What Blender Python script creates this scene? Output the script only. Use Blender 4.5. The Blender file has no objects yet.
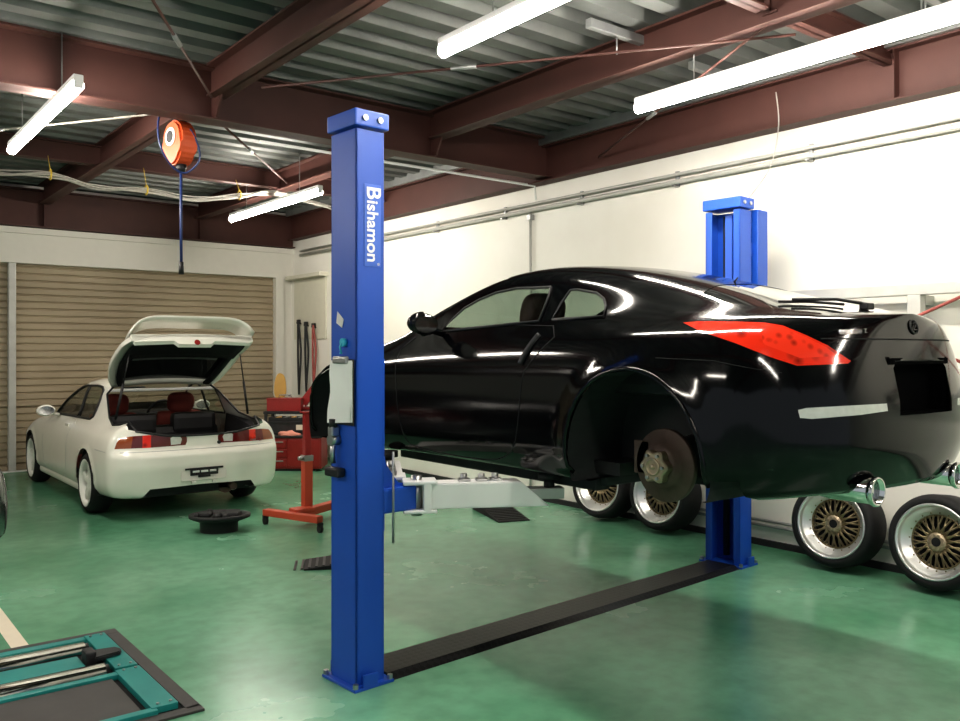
import bpy, bmesh, math, random
import numpy as np
from mathutils import Vector, Matrix, Euler
from mathutils.bvhtree import BVHTree
random.seed(7)
PI = math.pi
scn = bpy.context.scene
C = scn.collection

# ------------------------------------------------------------------ camera
CAMZ = 1.58; FPX = 854.0; HORY = 352.0
FW = Vector((0.62, 0.7846, 0)).normalized()
RT = Vector((FW.y, -FW.x, 0))
cam_d = bpy.data.cameras.new('camera'); cam = bpy.data.objects.new('camera', cam_d); C.objects.link(cam)
cam.location = (0, 0, CAMZ)
cam.rotation_euler = (PI/2, 0, math.atan2(-FW.x, FW.y))
cam_d.sensor_width = 36; cam_d.lens = 36*FPX/960; cam_d.shift_y = (HORY-360.5)/960
cam_d.clip_end = 200; cam_d.clip_start = 0.05
scn.camera = cam

# ------------------------------------------------------------------ materials
def nodes(name):
    m = bpy.data.materials.new(name); m.use_nodes = True
    nt = m.node_tree
    return m, nt, nt.nodes['Principled BSDF']
def mat(name, col, rough=.5, metal=0, spec=None, coat=0, noise=0, nscale=8, bump=0, bscale=60, emis=None, estr=0):
    m, nt, b = nodes(name)
    b.inputs['Roughness'].default_value = rough; b.inputs['Metallic'].default_value = metal
    if spec is not None: b.inputs['Specular IOR Level'].default_value = spec
    if coat: b.inputs['Coat Weight'].default_value = coat; b.inputs['Coat Roughness'].default_value = .03
    c = (*col, 1)
    tc = nt.nodes.new('ShaderNodeTexCoord')
    n = nt.nodes.new('ShaderNodeTexNoise'); n.inputs['Scale'].default_value = nscale; n.inputs['Detail'].default_value = 5
    nt.links.new(tc.outputs['Object'], n.inputs['Vector'])
    mx = nt.nodes.new('ShaderNodeMixRGB'); mx.blend_type = 'MIX'
    k = noise
    mx.inputs[1].default_value = (*[max(0, x*(1-k)) for x in col], 1)
    mx.inputs[2].default_value = (*[min(1, x*(1+k)) for x in col], 1)
    nt.links.new(n.outputs['Fac'], mx.inputs[0]); nt.links.new(mx.outputs[0], b.inputs['Base Color'])
    if bump:
        n2 = nt.nodes.new('ShaderNodeTexNoise'); n2.inputs['Scale'].default_value = bscale; n2.inputs['Detail'].default_value = 3
        nt.links.new(tc.outputs['Object'], n2.inputs['Vector'])
        bp = nt.nodes.new('ShaderNodeBump'); bp.inputs['Strength'].default_value = bump; bp.inputs['Distance'].default_value = .01
        nt.links.new(n2.outputs['Fac'], bp.inputs['Height']); nt.links.new(bp.outputs['Normal'], b.inputs['Normal'])
    if emis: b.inputs['Emission Color'].default_value = (*emis, 1); b.inputs['Emission Strength'].default_value = estr
    return m
def glass_mat(name, tint, refl=.06):
    m = bpy.data.materials.new(name); m.use_nodes = True; nt = m.node_tree
    nt.nodes.remove(nt.nodes['Principled BSDF']); out = nt.nodes['Material Output']
    tr = nt.nodes.new('ShaderNodeBsdfTransparent'); tr.inputs['Color'].default_value = (*tint, 1)
    gl = nt.nodes.new('ShaderNodeBsdfGlossy'); gl.inputs['Roughness'].default_value = .03
    lw = nt.nodes.new('ShaderNodeLayerWeight'); lw.inputs['Blend'].default_value = .5
    pw = nt.nodes.new('ShaderNodeMath'); pw.operation = 'POWER'; pw.inputs[1].default_value = 4
    ma = nt.nodes.new('ShaderNodeMath'); ma.operation = 'MULTIPLY_ADD'; ma.inputs[1].default_value = .8; ma.inputs[2].default_value = refl
    nt.links.new(lw.outputs['Facing'], pw.inputs[0]); nt.links.new(pw.outputs[0], ma.inputs[0])
    mx = nt.nodes.new('ShaderNodeMixShader')
    nt.links.new(ma.outputs[0], mx.inputs[0]); nt.links.new(tr.outputs[0], mx.inputs[1]); nt.links.new(gl.outputs[0], mx.inputs[2])
    nt.links.new(mx.outputs[0], out.inputs['Surface'])
    return m
M = {}
M['black_paint'] = mat('black_paint', (.0022,.0024,.003), .10, 0, spec=.42, coat=0, noise=.2)
M['white_paint'] = mat('white_paint', (.80,.79,.71), .22, 0, coat=.5, noise=.03)
M['dark_paint'] = mat('grey_paint', (.03,.03,.033), .25, .2, coat=1, noise=.1)
M['rubber'] = mat('rubber', (.012,.012,.013), .75, noise=.3, bump=.2)
M['black_plastic'] = mat('black_plastic', (.015,.015,.016), .5, noise=.3)
M['dark_cavity'] = mat('dark_cavity', (.006,.006,.007), .9, noise=.3)
M['recess'] = mat('recess_black', (.0015,.0015,.002), .9, spec=.05)
M['liner'] = mat('liner', (.026,.027,.028), .8, noise=.4, bump=.3, bscale=14)
M['glass'] = glass_mat('glass', (.62,.70,.64))
M['clear_glass'] = glass_mat('clear_glass', (.75,.78,.74))
M['dark_glass'] = mat('dark_glass', (.022,.024,.024), .04, 0, coat=1)
M['chrome'] = mat('chrome', (.75,.75,.73), .12, 1, noise=.05)
M['steel'] = mat('steel', (.45,.45,.44), .35, 1, noise=.2)
M['rust'] = mat('rusty_iron', (.115,.078,.062), .6, .35, noise=.5, nscale=20)
M['hub_metal'] = mat('hub_metal', (.42,.34,.24), .45, .7, noise=.4, nscale=30)
M['lens_clear'] = mat('clear_lens', (.62,.62,.58), .15, 0, coat=1, noise=.15, nscale=40)
M['seat_brown'] = mat('brown_leather', (.14,.06,.045), .6, noise=.2)
M['seat_red'] = mat('red_cloth', (.16,.025,.018), .8, noise=.3)
M['lift_blue'] = mat('lift_blue', (.016,.095,.50), .40, 0, coat=0, noise=.10, nscale=3)
M['lift_white'] = mat('lift_white', (.82,.82,.80), .35, noise=.05)
M['sticker_blue'] = mat('sticker_blue', (.06,.16,.62), .35, noise=.05)
M['white_ink'] = mat('white_ink', (.88,.88,.88), .5)
M['beam_red'] = mat('beam_red', (.080,.031,.025), .6, noise=.25, nscale=3)
M['pipe_grey'] = mat('pipe_grey', (.50,.50,.47), .4, .2, noise=.15)
M['red_rod'] = mat('red_rod', (.30,.07,.06), .55, noise=.3)
M['white_trim'] = mat('white_trim', (.68,.66,.60), .5, noise=.04)
M['orange'] = mat('orange_plastic', (.62,.10,.028), .45, noise=.12)
M['orange_stand'] = mat('orange_enamel', (.50,.075,.035), .45, noise=.2)
M['blue_cable'] = mat('blue_cable', (.012,.03,.12), .45, noise=.2)
M['cable_grey'] = mat('grey_cable', (.42,.40,.36), .6, noise=.3, nscale=30)
M['yellow'] = mat('yellow_plastic', (.65,.46,.06), .5, noise=.15)
M['paper'] = mat('paper', (.85,.85,.82), .7, noise=.04)
M['cyan'] = mat('cyan_plastic', (.05,.45,.60), .4, noise=.1)
M['red_enamel'] = mat('red_enamel', (.26,.016,.014), .4, noise=.25)
M['pink_cloth'] = mat('pink_cloth', (.75,.32,.25), .85, noise=.2, bump=.4)
M['teal'] = mat('teal_enamel', (.018,.26,.24), .38, noise=.25, nscale=6)
M['deck_grey'] = mat('deck_grey', (.055,.052,.050), .6, noise=.3)
M['tan'] = mat('tan_wood', (.5,.30,.08), .6, noise=.2)
M['board'] = mat('beige_board', (.62,.60,.50), .6, noise=.06)
M['gold'] = mat('gold_alloy', (.27,.215,.13), .42, .75, noise=.3, nscale=20)
M['alloy'] = mat('polished_alloy', (.80,.80,.78), .34, .8, noise=.06)
M['alloy_white'] = mat('white_alloy', (.82,.82,.76), .35, noise=.05)
M['line_white'] = mat('floor_line_white', (.80,.72,.58), .4, noise=.1)
M['lamp_body'] = mat('lamp_body', (.8,.8,.8), .5)
M['dust_grey'] = mat('grey_metal_strip', (.35,.36,.36), .4, .6, noise=.2)

def tail_mat(name, base, cells):
    m, nt, b = nodes(name)
    tc = nt.nodes.new('ShaderNodeTexCoord')
    vo = nt.nodes.new('ShaderNodeTexVoronoi'); vo.inputs['Scale'].default_value = cells
    nt.links.new(tc.outputs['Object'], vo.inputs['Vector'])
    cr = nt.nodes.new('ShaderNodeValToRGB')
    cr.color_ramp.elements[0].color = (*[x*.35 for x in base], 1); cr.color_ramp.elements[1].color = (*base, 1)
    cr.color_ramp.elements[0].position = .05; cr.color_ramp.elements[1].position = .45
    nt.links.new(vo.outputs['Distance'], cr.inputs[0]); nt.links.new(cr.outputs[0], b.inputs['Base Color'])
    nt.links.new(cr.outputs[0], b.inputs['Emission Color']); b.inputs['Emission Strength'].default_value = .03
    b.inputs['Roughness'].default_value = .12; b.inputs['Coat Weight'].default_value = .5
    return m
M['tail_red'] = tail_mat('red_lens', (.78,.035,.012), 16)
M['tail_dots'] = tail_mat('red_led_lens', (.85,.05,.02), 26)
M['tail_dark'] = mat('dark_red_lens', (.13,.012,.010), .12, coat=1)
M['tail_amber'] = mat('amber_lens', (.30,.07,.015), .15, coat=1)

# floor: glossy green epoxy
def floor_mat():
    m, nt, b = nodes('green_epoxy')
    tc = nt.nodes.new('ShaderNodeTexCoord')
    def noise(s, d=4):
        n = nt.nodes.new('ShaderNodeTexNoise'); n.inputs['Scale'].default_value = s; n.inputs['Detail'].default_value = d
        nt.links.new(tc.outputs['Object'], n.inputs['Vector']); return n
    n1 = noise(.9, 6); n2 = noise(9, 5)
    cr = nt.nodes.new('ShaderNodeValToRGB')
    cr.color_ramp.elements[0].position = .32; cr.color_ramp.elements[0].color = (.105,.310,.180,1)
    cr.color_ramp.elements[1].position = .70; cr.color_ramp.elements[1].color = (.215,.470,.310,1)
    nt.links.new(n1.outputs['Fac'], cr.inputs[0])
    mx = nt.nodes.new('ShaderNodeMixRGB'); mx.blend_type = 'MULTIPLY'; mx.inputs[0].default_value = .45
    cr2 = nt.nodes.new('ShaderNodeValToRGB'); cr2.color_ramp.elements[0].position = .3; cr2.color_ramp.elements[0].color = (.62,.62,.62,1)
    cr2.color_ramp.elements[1].position = .62
    nt.links.new(n2.outputs['Fac'], cr2.inputs[0])
    nt.links.new(cr.outputs[0], mx.inputs[1]); nt.links.new(cr2.outputs[0], mx.inputs[2])
    nt.links.new(mx.outputs[0], b.inputs['Base Color'])
    mr = nt.nodes.new('ShaderNodeMapRange'); mr.inputs['To Min'].default_value = .16; mr.inputs['To Max'].default_value = .34
    nt.links.new(n1.outputs['Fac'], mr.inputs['Value']); nt.links.new(mr.outputs[0], b.inputs['Roughness'])
    bp = nt.nodes.new('ShaderNodeBump'); bp.inputs['Strength'].default_value = .06; bp.inputs['Distance'].default_value = .02
    n3 = noise(3.5, 3)
    nt.links.new(n3.outputs['Fac'], bp.inputs['Height']); nt.links.new(bp.outputs[0], b.inputs['Normal'])
    b.inputs['Specular IOR Level'].default_value = .5
    return m
M['floor'] = floor_mat()
def wall_mat(name, c0, c1, scale):
    m, nt, b = nodes(name)
    tc = nt.nodes.new('ShaderNodeTexCoord'); n = nt.nodes.new('ShaderNodeTexNoise'); n.inputs['Scale'].default_value = scale; n.inputs['Detail'].default_value = 6
    nt.links.new(tc.outputs['Object'], n.inputs['Vector'])
    cr = nt.nodes.new('ShaderNodeValToRGB'); cr.color_ramp.elements[0].color = (*c0,1); cr.color_ramp.elements[1].color = (*c1,1)
    cr.color_ramp.elements[0].position = .3; cr.color_ramp.elements[1].position = .65
    nt.links.new(n.outputs['Fac'], cr.inputs[0]); nt.links.new(cr.outputs[0], b.inputs['Base Color']); b.inputs['Roughness'].default_value = .55
    return m
M['wall'] = wall_mat('white_wall', (.73,.71,.64), (.80,.785,.725), 1.2)
M['deck'] = wall_mat('galvanised_deck', (.115,.122,.118), (.185,.195,.185), 2.0)
M['deck'].node_tree.nodes['Principled BSDF'].inputs['Metallic'].default_value = .25
M['deck'].node_tree.nodes['Principled BSDF'].inputs['Roughness'].default_value = .5
M['shutter'] = wall_mat('beige_shutter', (.30,.245,.165), (.38,.315,.22), 1.0)
def plate_mat():
    m, nt, b = nodes('checker_plate')
    tc = nt.nodes.new('ShaderNodeTexCoord'); mp = nt.nodes.new('ShaderNodeMapping'); mp.inputs['Rotation'].default_value = (0,0,PI/4)
    ck = nt.nodes.new('ShaderNodeTexChecker'); ck.inputs['Scale'].default_value = 34
    ck.inputs[1].default_value = (.011,.011,.012,1); ck.inputs[2].default_value = (.022,.022,.023,1)
    nt.links.new(tc.outputs['Object'], mp.inputs[0]); nt.links.new(mp.outputs[0], ck.inputs[0]); nt.links.new(ck.outputs[0], b.inputs['Base Color'])
    bp = nt.nodes.new('ShaderNodeBump'); bp.inputs['Strength'].default_value = .6; bp.inputs['Distance'].default_value = .004
    nt.links.new(ck.outputs['Fac'], bp.inputs['Height']); nt.links.new(bp.outputs[0], b.inputs['Normal'])
    b.inputs['Roughness'].default_value = .38; b.inputs['Metallic'].default_value = .3
    return m
M['plate'] = plate_mat()
def emis_mat(name, col, s):
    m = bpy.data.materials.new(name); m.use_nodes = True; nt = m.node_tree
    nt.nodes.remove(nt.nodes['Principled BSDF']); e = nt.nodes.new('ShaderNodeEmission')
    e.inputs[0].default_value = (*col,1); e.inputs[1].default_value = s
    nt.links.new(e.outputs[0], nt.nodes['Material Output'].inputs[0]); return m
M['tube'] = emis_mat('lit_tube', (1,.93,.83), 100)

# ------------------------------------------------------------------ mesh helpers
class MB:
    def __init__(s): s.bm = bmesh.new(); s.mi = 0
    def _add(s, vs, fs, mi=None, smooth=False):
        v = [s.bm.verts.new(p) for p in vs]
        for f in fs:
            try:
                q = s.bm.faces.new([v[i] for i in f]); q.material_index = s.mi if mi is None else mi; q.smooth = smooth
            except ValueError: pass
        return v
    def box(s, a, b, bev=0, mx=None, mi=None):
        t = bmesh.new(); bmesh.ops.create_cube(t, size=1)
        sx, sy, sz = [b[i]-a[i] for i in range(3)]
        for v in t.verts: v.co = Vector((a[0]+(v.co.x+.5)*sx, a[1]+(v.co.y+.5)*sy, a[2]+(v.co.z+.5)*sz))
        if bev: bmesh.ops.bevel(t, geom=t.edges[:], offset=min(bev, .45*min(abs(sx),abs(sy),abs(sz))), segments=2, affect='EDGES', profile=.6)
        s.merge(t, mx, mi); return s
    def merge(s, t, mx=None, mi=None, smooth=None):
        t.verts.index_update()
        vs = [s.bm.verts.new((mx @ v.co) if mx else v.co) for v in t.verts]
        for f in t.faces:
            try:
                q = s.bm.faces.new([vs[v.index] for v in f.verts]); q.smooth = f.smooth if smooth is None else smooth
                q.material_index = s.mi if mi is None else mi
            except ValueError: pass
        t.free(); return s
    def cyl(s, p, q, r0, r1=None, n=16, cap=True, smooth=True, mi=None):
        p, q = Vector(p), Vector(q); r1 = r0 if r1 is None else r1
        z = (q-p).normalized(); x = z.orthogonal().normalized(); y = z.cross(x)
        ring = lambda c, r: [c + x*(r*math.cos(2*PI*i/n)) + y*(r*math.sin(2*PI*i/n)) for i in range(n)]
        v = s._add(ring(p, r0)+ring(q, r1), [(i,(i+1)%n,n+(i+1)%n,n+i) for i in range(n)], mi, smooth)
        if cap:
            for vs in (v[:n][::-1], v[n:]):
                f = s.bm.faces.new(vs); f.material_index = s.mi if mi is None else mi
        return s
    def tube(s, pts, r, n=8, closed=False, mi=None):
        pts = [Vector(p) for p in pts]; N = len(pts); rings = []; prev = None
        for i, p in enumerate(pts):
            if closed: t = pts[(i+1)%N]-pts[i-1]
            else: t = pts[min(i+1,N-1)]-pts[max(i-1,0)]
            t.normalize()
            x = t.orthogonal().normalized() if prev is None else (prev - t*prev.dot(t)).normalized()
            prev = x; y = t.cross(x)
            rr = r[i] if isinstance(r, (list,tuple)) else r
            rings.append([p + x*(rr*math.cos(2*PI*k/n)) + y*(rr*math.sin(2*PI*k/n)) for k in range(n)])
        vs = [v for R in rings for v in R]; fs = []
        for i in range(N if closed else N-1):
            a, b = i*n, ((i+1)%N)*n
            fs += [(a+k, a+(k+1)%n, b+(k+1)%n, b+k) for k in range(n)]
        if not closed: fs += [tuple(range(n))[::-1], tuple((N-1)*n+k for k in range(n))]
        s._add(vs, fs, mi, True); return s
    def lathe(s, prof, n=40, mx=None, mi=None, smooth=True):     # prof: (r, axial) about local X axis
        vs = []; P = len(prof)
        for i in range(n):
            a = 2*PI*i/n
            for r, h in prof:
                v = Vector((h, r*math.cos(a), r*math.sin(a))); vs.append(mx @ v if mx else v)
        fs = [(i*P+j, i*P+j+1, ((i+1)%n)*P+j+1, ((i+1)%n)*P+j) for i in range(n) for j in range(P-1)]
        s._add(vs, fs, mi, smooth); return s
    def prism(s, poly, z0, z1, mx=None, mi=None, bev=0):        # polygon in xy extruded in z
        t = bmesh.new(); n = len(poly)
        v = [t.verts.new((x,y,z0)) for x,y in poly]+[t.verts.new((x,y,z1)) for x,y in poly]
        t.faces.new(v[:n][::-1]); t.faces.new(v[n:])
        for i in range(n): t.faces.new((v[i],v[(i+1)%n],v[n+(i+1)%n],v[n+i]))
        if bev: bmesh.ops.bevel(t, geom=t.edges[:], offset=bev, segments=2, affect='EDGES')
        return s.merge(t, mx, mi)
    def quad(s, a, b, c, d, mi=None): s._add([a,b,c,d], [(0,1,2,3)], mi); return s
    def build(s, name, mats, parent=None, loc=None, smooth=None, norm=True, rot=None):
        if norm: bmesh.ops.recalc_face_normals(s.bm, faces=s.bm.faces[:])
        me = bpy.data.meshes.new(name); s.bm.to_mesh(me); s.bm.free()
        if not isinstance(mats, (list,tuple)): mats = [mats]
        for m in mats: me.materials.append(m)
        if smooth is not None: me.polygons.foreach_set('use_smooth', [smooth]*len(me.polygons))
        o = bpy.data.objects.new(name, me); C.objects.link(o)
        if parent: o.parent = parent
        if loc is not None: o.location = loc
        if rot is not None: o.rotation_euler = rot
        return o
def tag(o, label, cat, group=None, kind=None):
    o['label'] = label; o['category'] = cat
    if group: o['group'] = group
    if kind: o['kind'] = kind
    return o
def thing(name, label, cat, loc=(0,0,0), rz=0, group=None):
    o = bpy.data.objects.new(name, None); C.objects.link(o); o.empty_display_size = .1
    o.location = loc; o.rotation_euler = (0,0,rz); return tag(o, label, cat, group)
def struct(o): o['kind'] = 'structure'; return o
def copy_tree(o, parent=None, label=None):
    c = o.copy(); C.objects.link(c); c.parent = parent
    if label: c['label'] = label
    for ch in [x for x in bpy.data.objects if x.parent is o]: copy_tree(ch, c)
    return c
def text_mesh(txt, size, ext, m, name, parent, mx, align='CENTER', shear=0, bold=0):
    cu = bpy.data.curves.new(name, 'FONT'); cu.body = txt; cu.size = size; cu.extrude = ext; cu.align_x = align; cu.align_y = 'CENTER'; cu.shear = shear; cu.offset = bold
    t = bpy.data.objects.new('tmp', cu); C.objects.link(t)
    dg = bpy.context.evaluated_depsgraph_get(); me = bpy.data.meshes.new_from_object(t.evaluated_get(dg))
    bpy.data.objects.remove(t)
    me.materials.clear(); me.materials.append(m); me.name = name
    o = bpy.data.objects.new(name, me); C.objects.link(o); o.parent = parent; o.matrix_local = mx
    return o
def frame(xa, za, loc):     # matrix from x axis and z (normal) axis
    x = Vector(xa).normalized(); z = Vector(za).normalized(); x = (x - z*x.dot(z)).normalized(); y = z.cross(x)
    m = Matrix((x,y,z)).transposed().to_4x4(); m.translation = Vector(loc); return m
def spline(pts, n=8):
    pts = [Vector(p) for p in pts]; out = []
    for i in range(len(pts)-1):
        a = pts[max(i-1,0)]; b = pts[i]; c = pts[i+1]; d = pts[min(i+2,len(pts)-1)]
        for k in range(n):
            t = k/n; out.append(.5*((2*b)+(c-a)*t+(2*a-5*b+4*c-d)*t*t+(3*b-a-3*c+d)*t**3))
    out.append(pts[-1]); return out

def pair(b, name, m, parent):      # one piece and its mirror image as two parts
    o = b.build(name, m, parent); q = o.data.copy()
    for v in q.vertices: v.co.x = -v.co.x
    q.flip_normals(); o2 = bpy.data.objects.new(name, q); C.objects.link(o2); o2.parent = parent; return o, o2
# ================================================================== SETTING
WX = 6.16; BY = 12.8; DECK = 3.80
m = MB(); m.box((-9,-5,-.1),(WX+.15,BY+.2,0)); struct(m.build('floor', M['floor']))
# right wall, with shallow panel joints
m = MB(); m.box((WX,-5,0),(WX+.15,BY+.2,DECK+.1))
struct(m.build('wall_right', M['wall']))
m = MB(); m.box((WX-.03,-5,0),(WX,11.4,.05)); struct(m.build('baseboard_right', M['liner']))
# back wall with white header, posts and two shutters
m = MB(); m.box((-9,BY,0),(WX,BY+.2,DECK+.1)); struct(m.build('wall_back', M['white_trim']))
m = MB(); m.box((-9,BY-.16,2.76),(WX,BY,3.23)); m.box((-9,BY-.20,3.15),(WX,BY-.16,3.23)); struct(m.build('trim_1', M['white_trim']))
m = MB(); m.box((5.86,BY-.16,0),(6.0,BY,2.76)); m.box((6.0,BY-.1,0),(WX,BY,2.76)); struct(m.build('trim_2', M['white_trim']))
m = MB(); m.box((2.10,BY-.14,0),(2.19,BY,2.76), .01); struct(m.build('trim_3', M['pipe_grey']))
def shutter(name, x0, x1):
    m = MB(); prof = []; z = 0.0; p = .094
    while z < 2.76:
        for dz, dy in ((0,0),(.012,-.022),(.075,-.022),(.088,0)): prof.append((z+dz, BY-.04+dy))
        z += p
    prof = [(min(zz,2.77), yy) for zz, yy in prof]
    vs = []; fs = []
    for zz, yy in prof: vs += [(x0,yy,zz),(x1,yy,zz)]
    for i in range(len(prof)-1): fs.append((2*i,2*i+1,2*i+3,2*i+2))
    m._add(vs, fs); m.box((x0,BY-.09,0),(x1,BY-.04,.07), .008)
    o = struct(m.build(name, M['shutter'])); return o
shutter('door_1', -3.2, 2.10); shutter('door_2', 2.19, 5.86)
m = MB(); m.box((-3.2,BY-.09,0.86),(2.10,BY-.07,.885)); m.box((2.19,BY-.09,.86),(5.86,BY-.07,.885)); struct(m.build('trim_4', M['tan'] if False else M['shutter']))
m = MB(); m.box((-3.2,BY-.20,0),(5.86,BY-.1,.012)); struct(m.build('trim_5', M['lift_white']))
# beige board at the far end of the right wall
m = MB(); m.box((WX-.03,11.5,1.78),(WX,12.55,2.72), .006); m.box((WX-.16,11.45,2.72),(WX,12.6,2.78), .006)
struct(m.build('trim_6', M['board']))
# folded-plate roof deck, ribs along X
m = MB(); y = -5.0; prof = []
while y < BY+.2:
    prof += [(y,DECK+.10),(y+.08,DECK+.10),(y+.12,DECK),(y+.25,DECK)]; y += .29
vs = []; fs = []
for yy, zz in prof: vs += [(-9,yy,zz),(WX+.15,yy,zz)]
for i in range(len(prof)-1): fs.append((2*i,2*i+1,2*i+3,2*i+2))
m._add(vs, fs); struct(m.build('ceiling', M['deck']))
# steel beams (H sections)
def hbeam(name, p, q, depth, width, tf=.016, tw=.012, stiff=()):
    p, q = Vector(p), Vector(q); L = (q-p).length; d = (q-p)/L; s = Vector((d.y,-d.x,0)); mx = Matrix((d,s,Vector((0,0,1)))).transposed().to_4x4(); mx.translation = p
    m = MB()
    m.box((0,-width/2,0),(L,width/2,tf),.003,mx); m.box((0,-width/2,depth-tf),(L,width/2,depth),0,mx); m.box((0,-tw/2,0),(L,tw/2,depth),0,mx)
    for k in stiff: m.box((k,-width/2,tf),(k+.012,width/2,depth-tf),0,mx)
    return struct(m.build(name, M['beam_red']))
hbeam('trim_7', (-9,6.57,3.385), (WX-.02,6.57,3.385), .41, .20, stiff=(9.4,11.5,13.6))
hbeam('trim_8', (-9,9.75,3.58), (WX-.02,9.75,3.58), .21, .12)
hbeam('trim_9', (-9,12.62,3.24), (WX-.02,12.62,3.24), .50, .20, stiff=(9.4,11.5,13.6))
hbeam('trim_10', (-9,2.96,3.62), (4.5,2.96,3.62), .17, .10)
hbeam('trim_11', (4.56,2.96,3.62), (WX-.1,2.96,3.62), .17, .10)
hbeam('trim_12', (-9,-.7,3.385), (WX-.02,-.7,3.385), .41, .20)
n = 13
for xx in (.42, 2.5, 4.58):
    for y0, y1 in ((-5,-.8),(-.6,6.47),(6.67,12.52)):
        hbeam('trim_%d' % n, (xx,y0,3.55), (xx,y1,3.55), .25, .15); n += 1
hbeam('trim_%d' % n, (WX-.085,-5,3.35), (WX-.085,12.5,3.35), .37, .16, stiff=(7.9,)); n += 1
m = MB(); m.box((WX-.2,-5,3.72),(WX,12.5,DECK+.03)); struct(m.build('trim_%d' % n, M['dust_grey'])); n += 1
# gussets where the cross beams meet the main beam
for xx in (2.5, 4.58):
    m = MB(); m.prism([(6.47,3.40),(6.47,3.56),(6.34,3.56),(6.45,3.40)], xx-.008, xx+.008, Matrix(((0,0,1,0),(1,0,0,0),(0,1,0,0),(0,0,0,1))))
    struct(m.build('trim_%d' % n, M['beam_red'])); n += 1
# floor line
m = MB(); m.box((.862,5.05,0),(.945,6.4,.003)); struct(m.build('trim_%d' % n, M['line_white'])); n += 1
# wall girt frame with red brace rods behind the coupe
m = MB(); gx = 5.98
m.box((gx-.03,-1.0,1.97),(gx+.05,3.72,2.05),.006); m.box((gx-.03,-1.0,1.40),(gx+.05,3.72,1.47),.006)
for yy in (-.9,.9,2.70,3.62): m.box((gx-.03,yy,1.47),(gx+.05,yy+.09,1.97),.006); m.box((gx+.05,yy,1.40),(WX,yy+.09,1.47)); m.box((gx+.05,yy,1.9),(WX,yy+.09,1.97))
struct(m.build('trim_%d' % n, M['pipe_grey'])); n += 1
m = MB()
for a, b in ((2.28,3.58),(.95,2.25),(-.4,.92)):
    m.cyl((gx-.05,a,1.45),(gx-.05,b,2.0),.011,n=8); m.cyl((gx-.075,a,2.0),(gx-.075,b,1.45),.011,n=8)
struct(m.build('trim_%d' % n, M['red_rod'])); n += 1

# ---- pipes and conduits on the wall
m = MB()
for z, r in ((3.165,.017),(3.10,.022)): m.cyl((WX-.05,-5,z),(WX-.05,12.3,z),r,n=10)
o = tag(m.build('conduit_pair', M['pipe_grey']), 'pair of grey conduits running along the top of the white wall', 'pipe')
for yy in (1.2,2.3,3.6,4.9,6.1,7.3,8.6,9.9,11.2):
    b = MB(); b.box((WX-.03,yy,3.07),(WX-.002,yy+.03,3.20)); b.box((WX-.08,yy,3.06),(WX-.002,yy+.03,3.075)); b.build('bracket', M['dust_grey'], o)
m = MB(); m.cyl((WX-.03,6.88,.005),(WX-.03,6.88,3.08),.014,n=8)
o = tag(m.build('vertical_conduit', M['pipe_grey']), 'thin vertical conduit dropping down the white wall behind the coupe', 'pipe')
m2 = MB(); m2.box((WX-.06,6.85,3.0),(WX,6.91,3.06),.005); m2.build('pipe_clamp', M['dust_grey'], o)
m = MB()
for z in (.21,.17): m.cyl((WX-.04,-2,z),(WX-.04,6.2,z),.012,n=8)
tag(m.build('floor_pipes', M['dust_grey']), 'two thin pipes running low along the wall behind the loose wheels', 'pipe')
m = MB(); m.tube([(3.0,6.78,3.35),(WX-.06,6.78,3.35),(WX-.04,6.78,3.2)],.013)
tag(m.build('ceiling_conduit', M['lift_white']), 'thin pale conduit under the main red beam beside the lift post', 'pipe')
m = MB(); m.tube(spline([(5.98,3.82,3.62),(5.985,3.80,3.35),(5.90,3.82,3.02),(5.62,3.84,2.73)]),.005)
tag(m.build('power_cable', M['cable_grey']), 'thin cable hanging from the wall beam to the far lift post top', 'cable')

# ---- brace rods under the deck
rods = [((2.6,5.85,3.5),(4.75,2.9,3.52),'long thin brace rod crossing under the red beam above the near blue post'),
        ((6.0,5.75,3.46),(4.55,2.95,3.56),'thin brace rod crossing in front of the brightest tube lamp'),
        ((2.4,6.3,3.5),(1.0,4.0,3.55),'short dark brace rod at the top left of the deck'),
        ((2.6,6.8,3.5),(4.40,9.2,3.55),'thin brace rod behind the hose reel, running towards the far wall'),
        ((.5,9.6,3.5),(2.4,6.75,3.5),'pale brace rod touching the lamp above the white hatchback')]
for a, b, l in rods:
    m = MB(); m.cyl(a, b, .009, n=8); o = tag(m.build('brace_rod', M['beam_red'] if 'pale' not in l else M['cable_grey']), l, 'rod')
    d = Vector(b)-Vector(a); c = Vector(a)+d*.42; d.normalize()
    t = MB(); t.cyl(c-d*.09, c+d*.09, .016, n=8); t.build('turnbuckle', M['dust_grey'], o)

# ---- tube lamps
def tube_lamp(x, y0, y1, z, label):
    t = thing('tube_lamp', label, 'lamp', (x,(y0+y1)/2,z), 0, 'ceiling tube lamps'); h = (y1-y0)/2
    b = MB(); b.box((-.030,-h,.034),(.030,h,.075),.006)
    b.box((-.03,-h-.006,-.02),(.03,-h+.001,.07),.004); b.box((-.03,h-.001,-.02),(.03,h+.006,.07),.004); b.build('housing', M['lamp_body'], t)
    b = MB()
    b.cyl((0,-h,.002),(0,h,.002),.036,n=16)
    b.build('tube', M['tube'], t)
    for yy in (-h*.6,h*.6):
        b = MB(); b.cyl((0,yy,.07),(0,yy,DECK-z+.02),.005,n=6); b.build('hanger', M['dust_grey'], t)
    return t
tube_lamp(1.40, 6.0, 8.3, 3.32, 'lit tube lamp above the white hatchback at the far left')
tube_lamp(2.90, 1.7, 4.02, 3.32, 'lit tube lamp over the near blue lift post')
tube_lamp(4.62, 1.60, 4.05, 3.30, 'brightest tube lamp, above the raised black coupe')
tube_lamp(4.34, 8.26, 10.7, 3.30, 'lit tube lamp beyond the post, towards the back corner')
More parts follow.
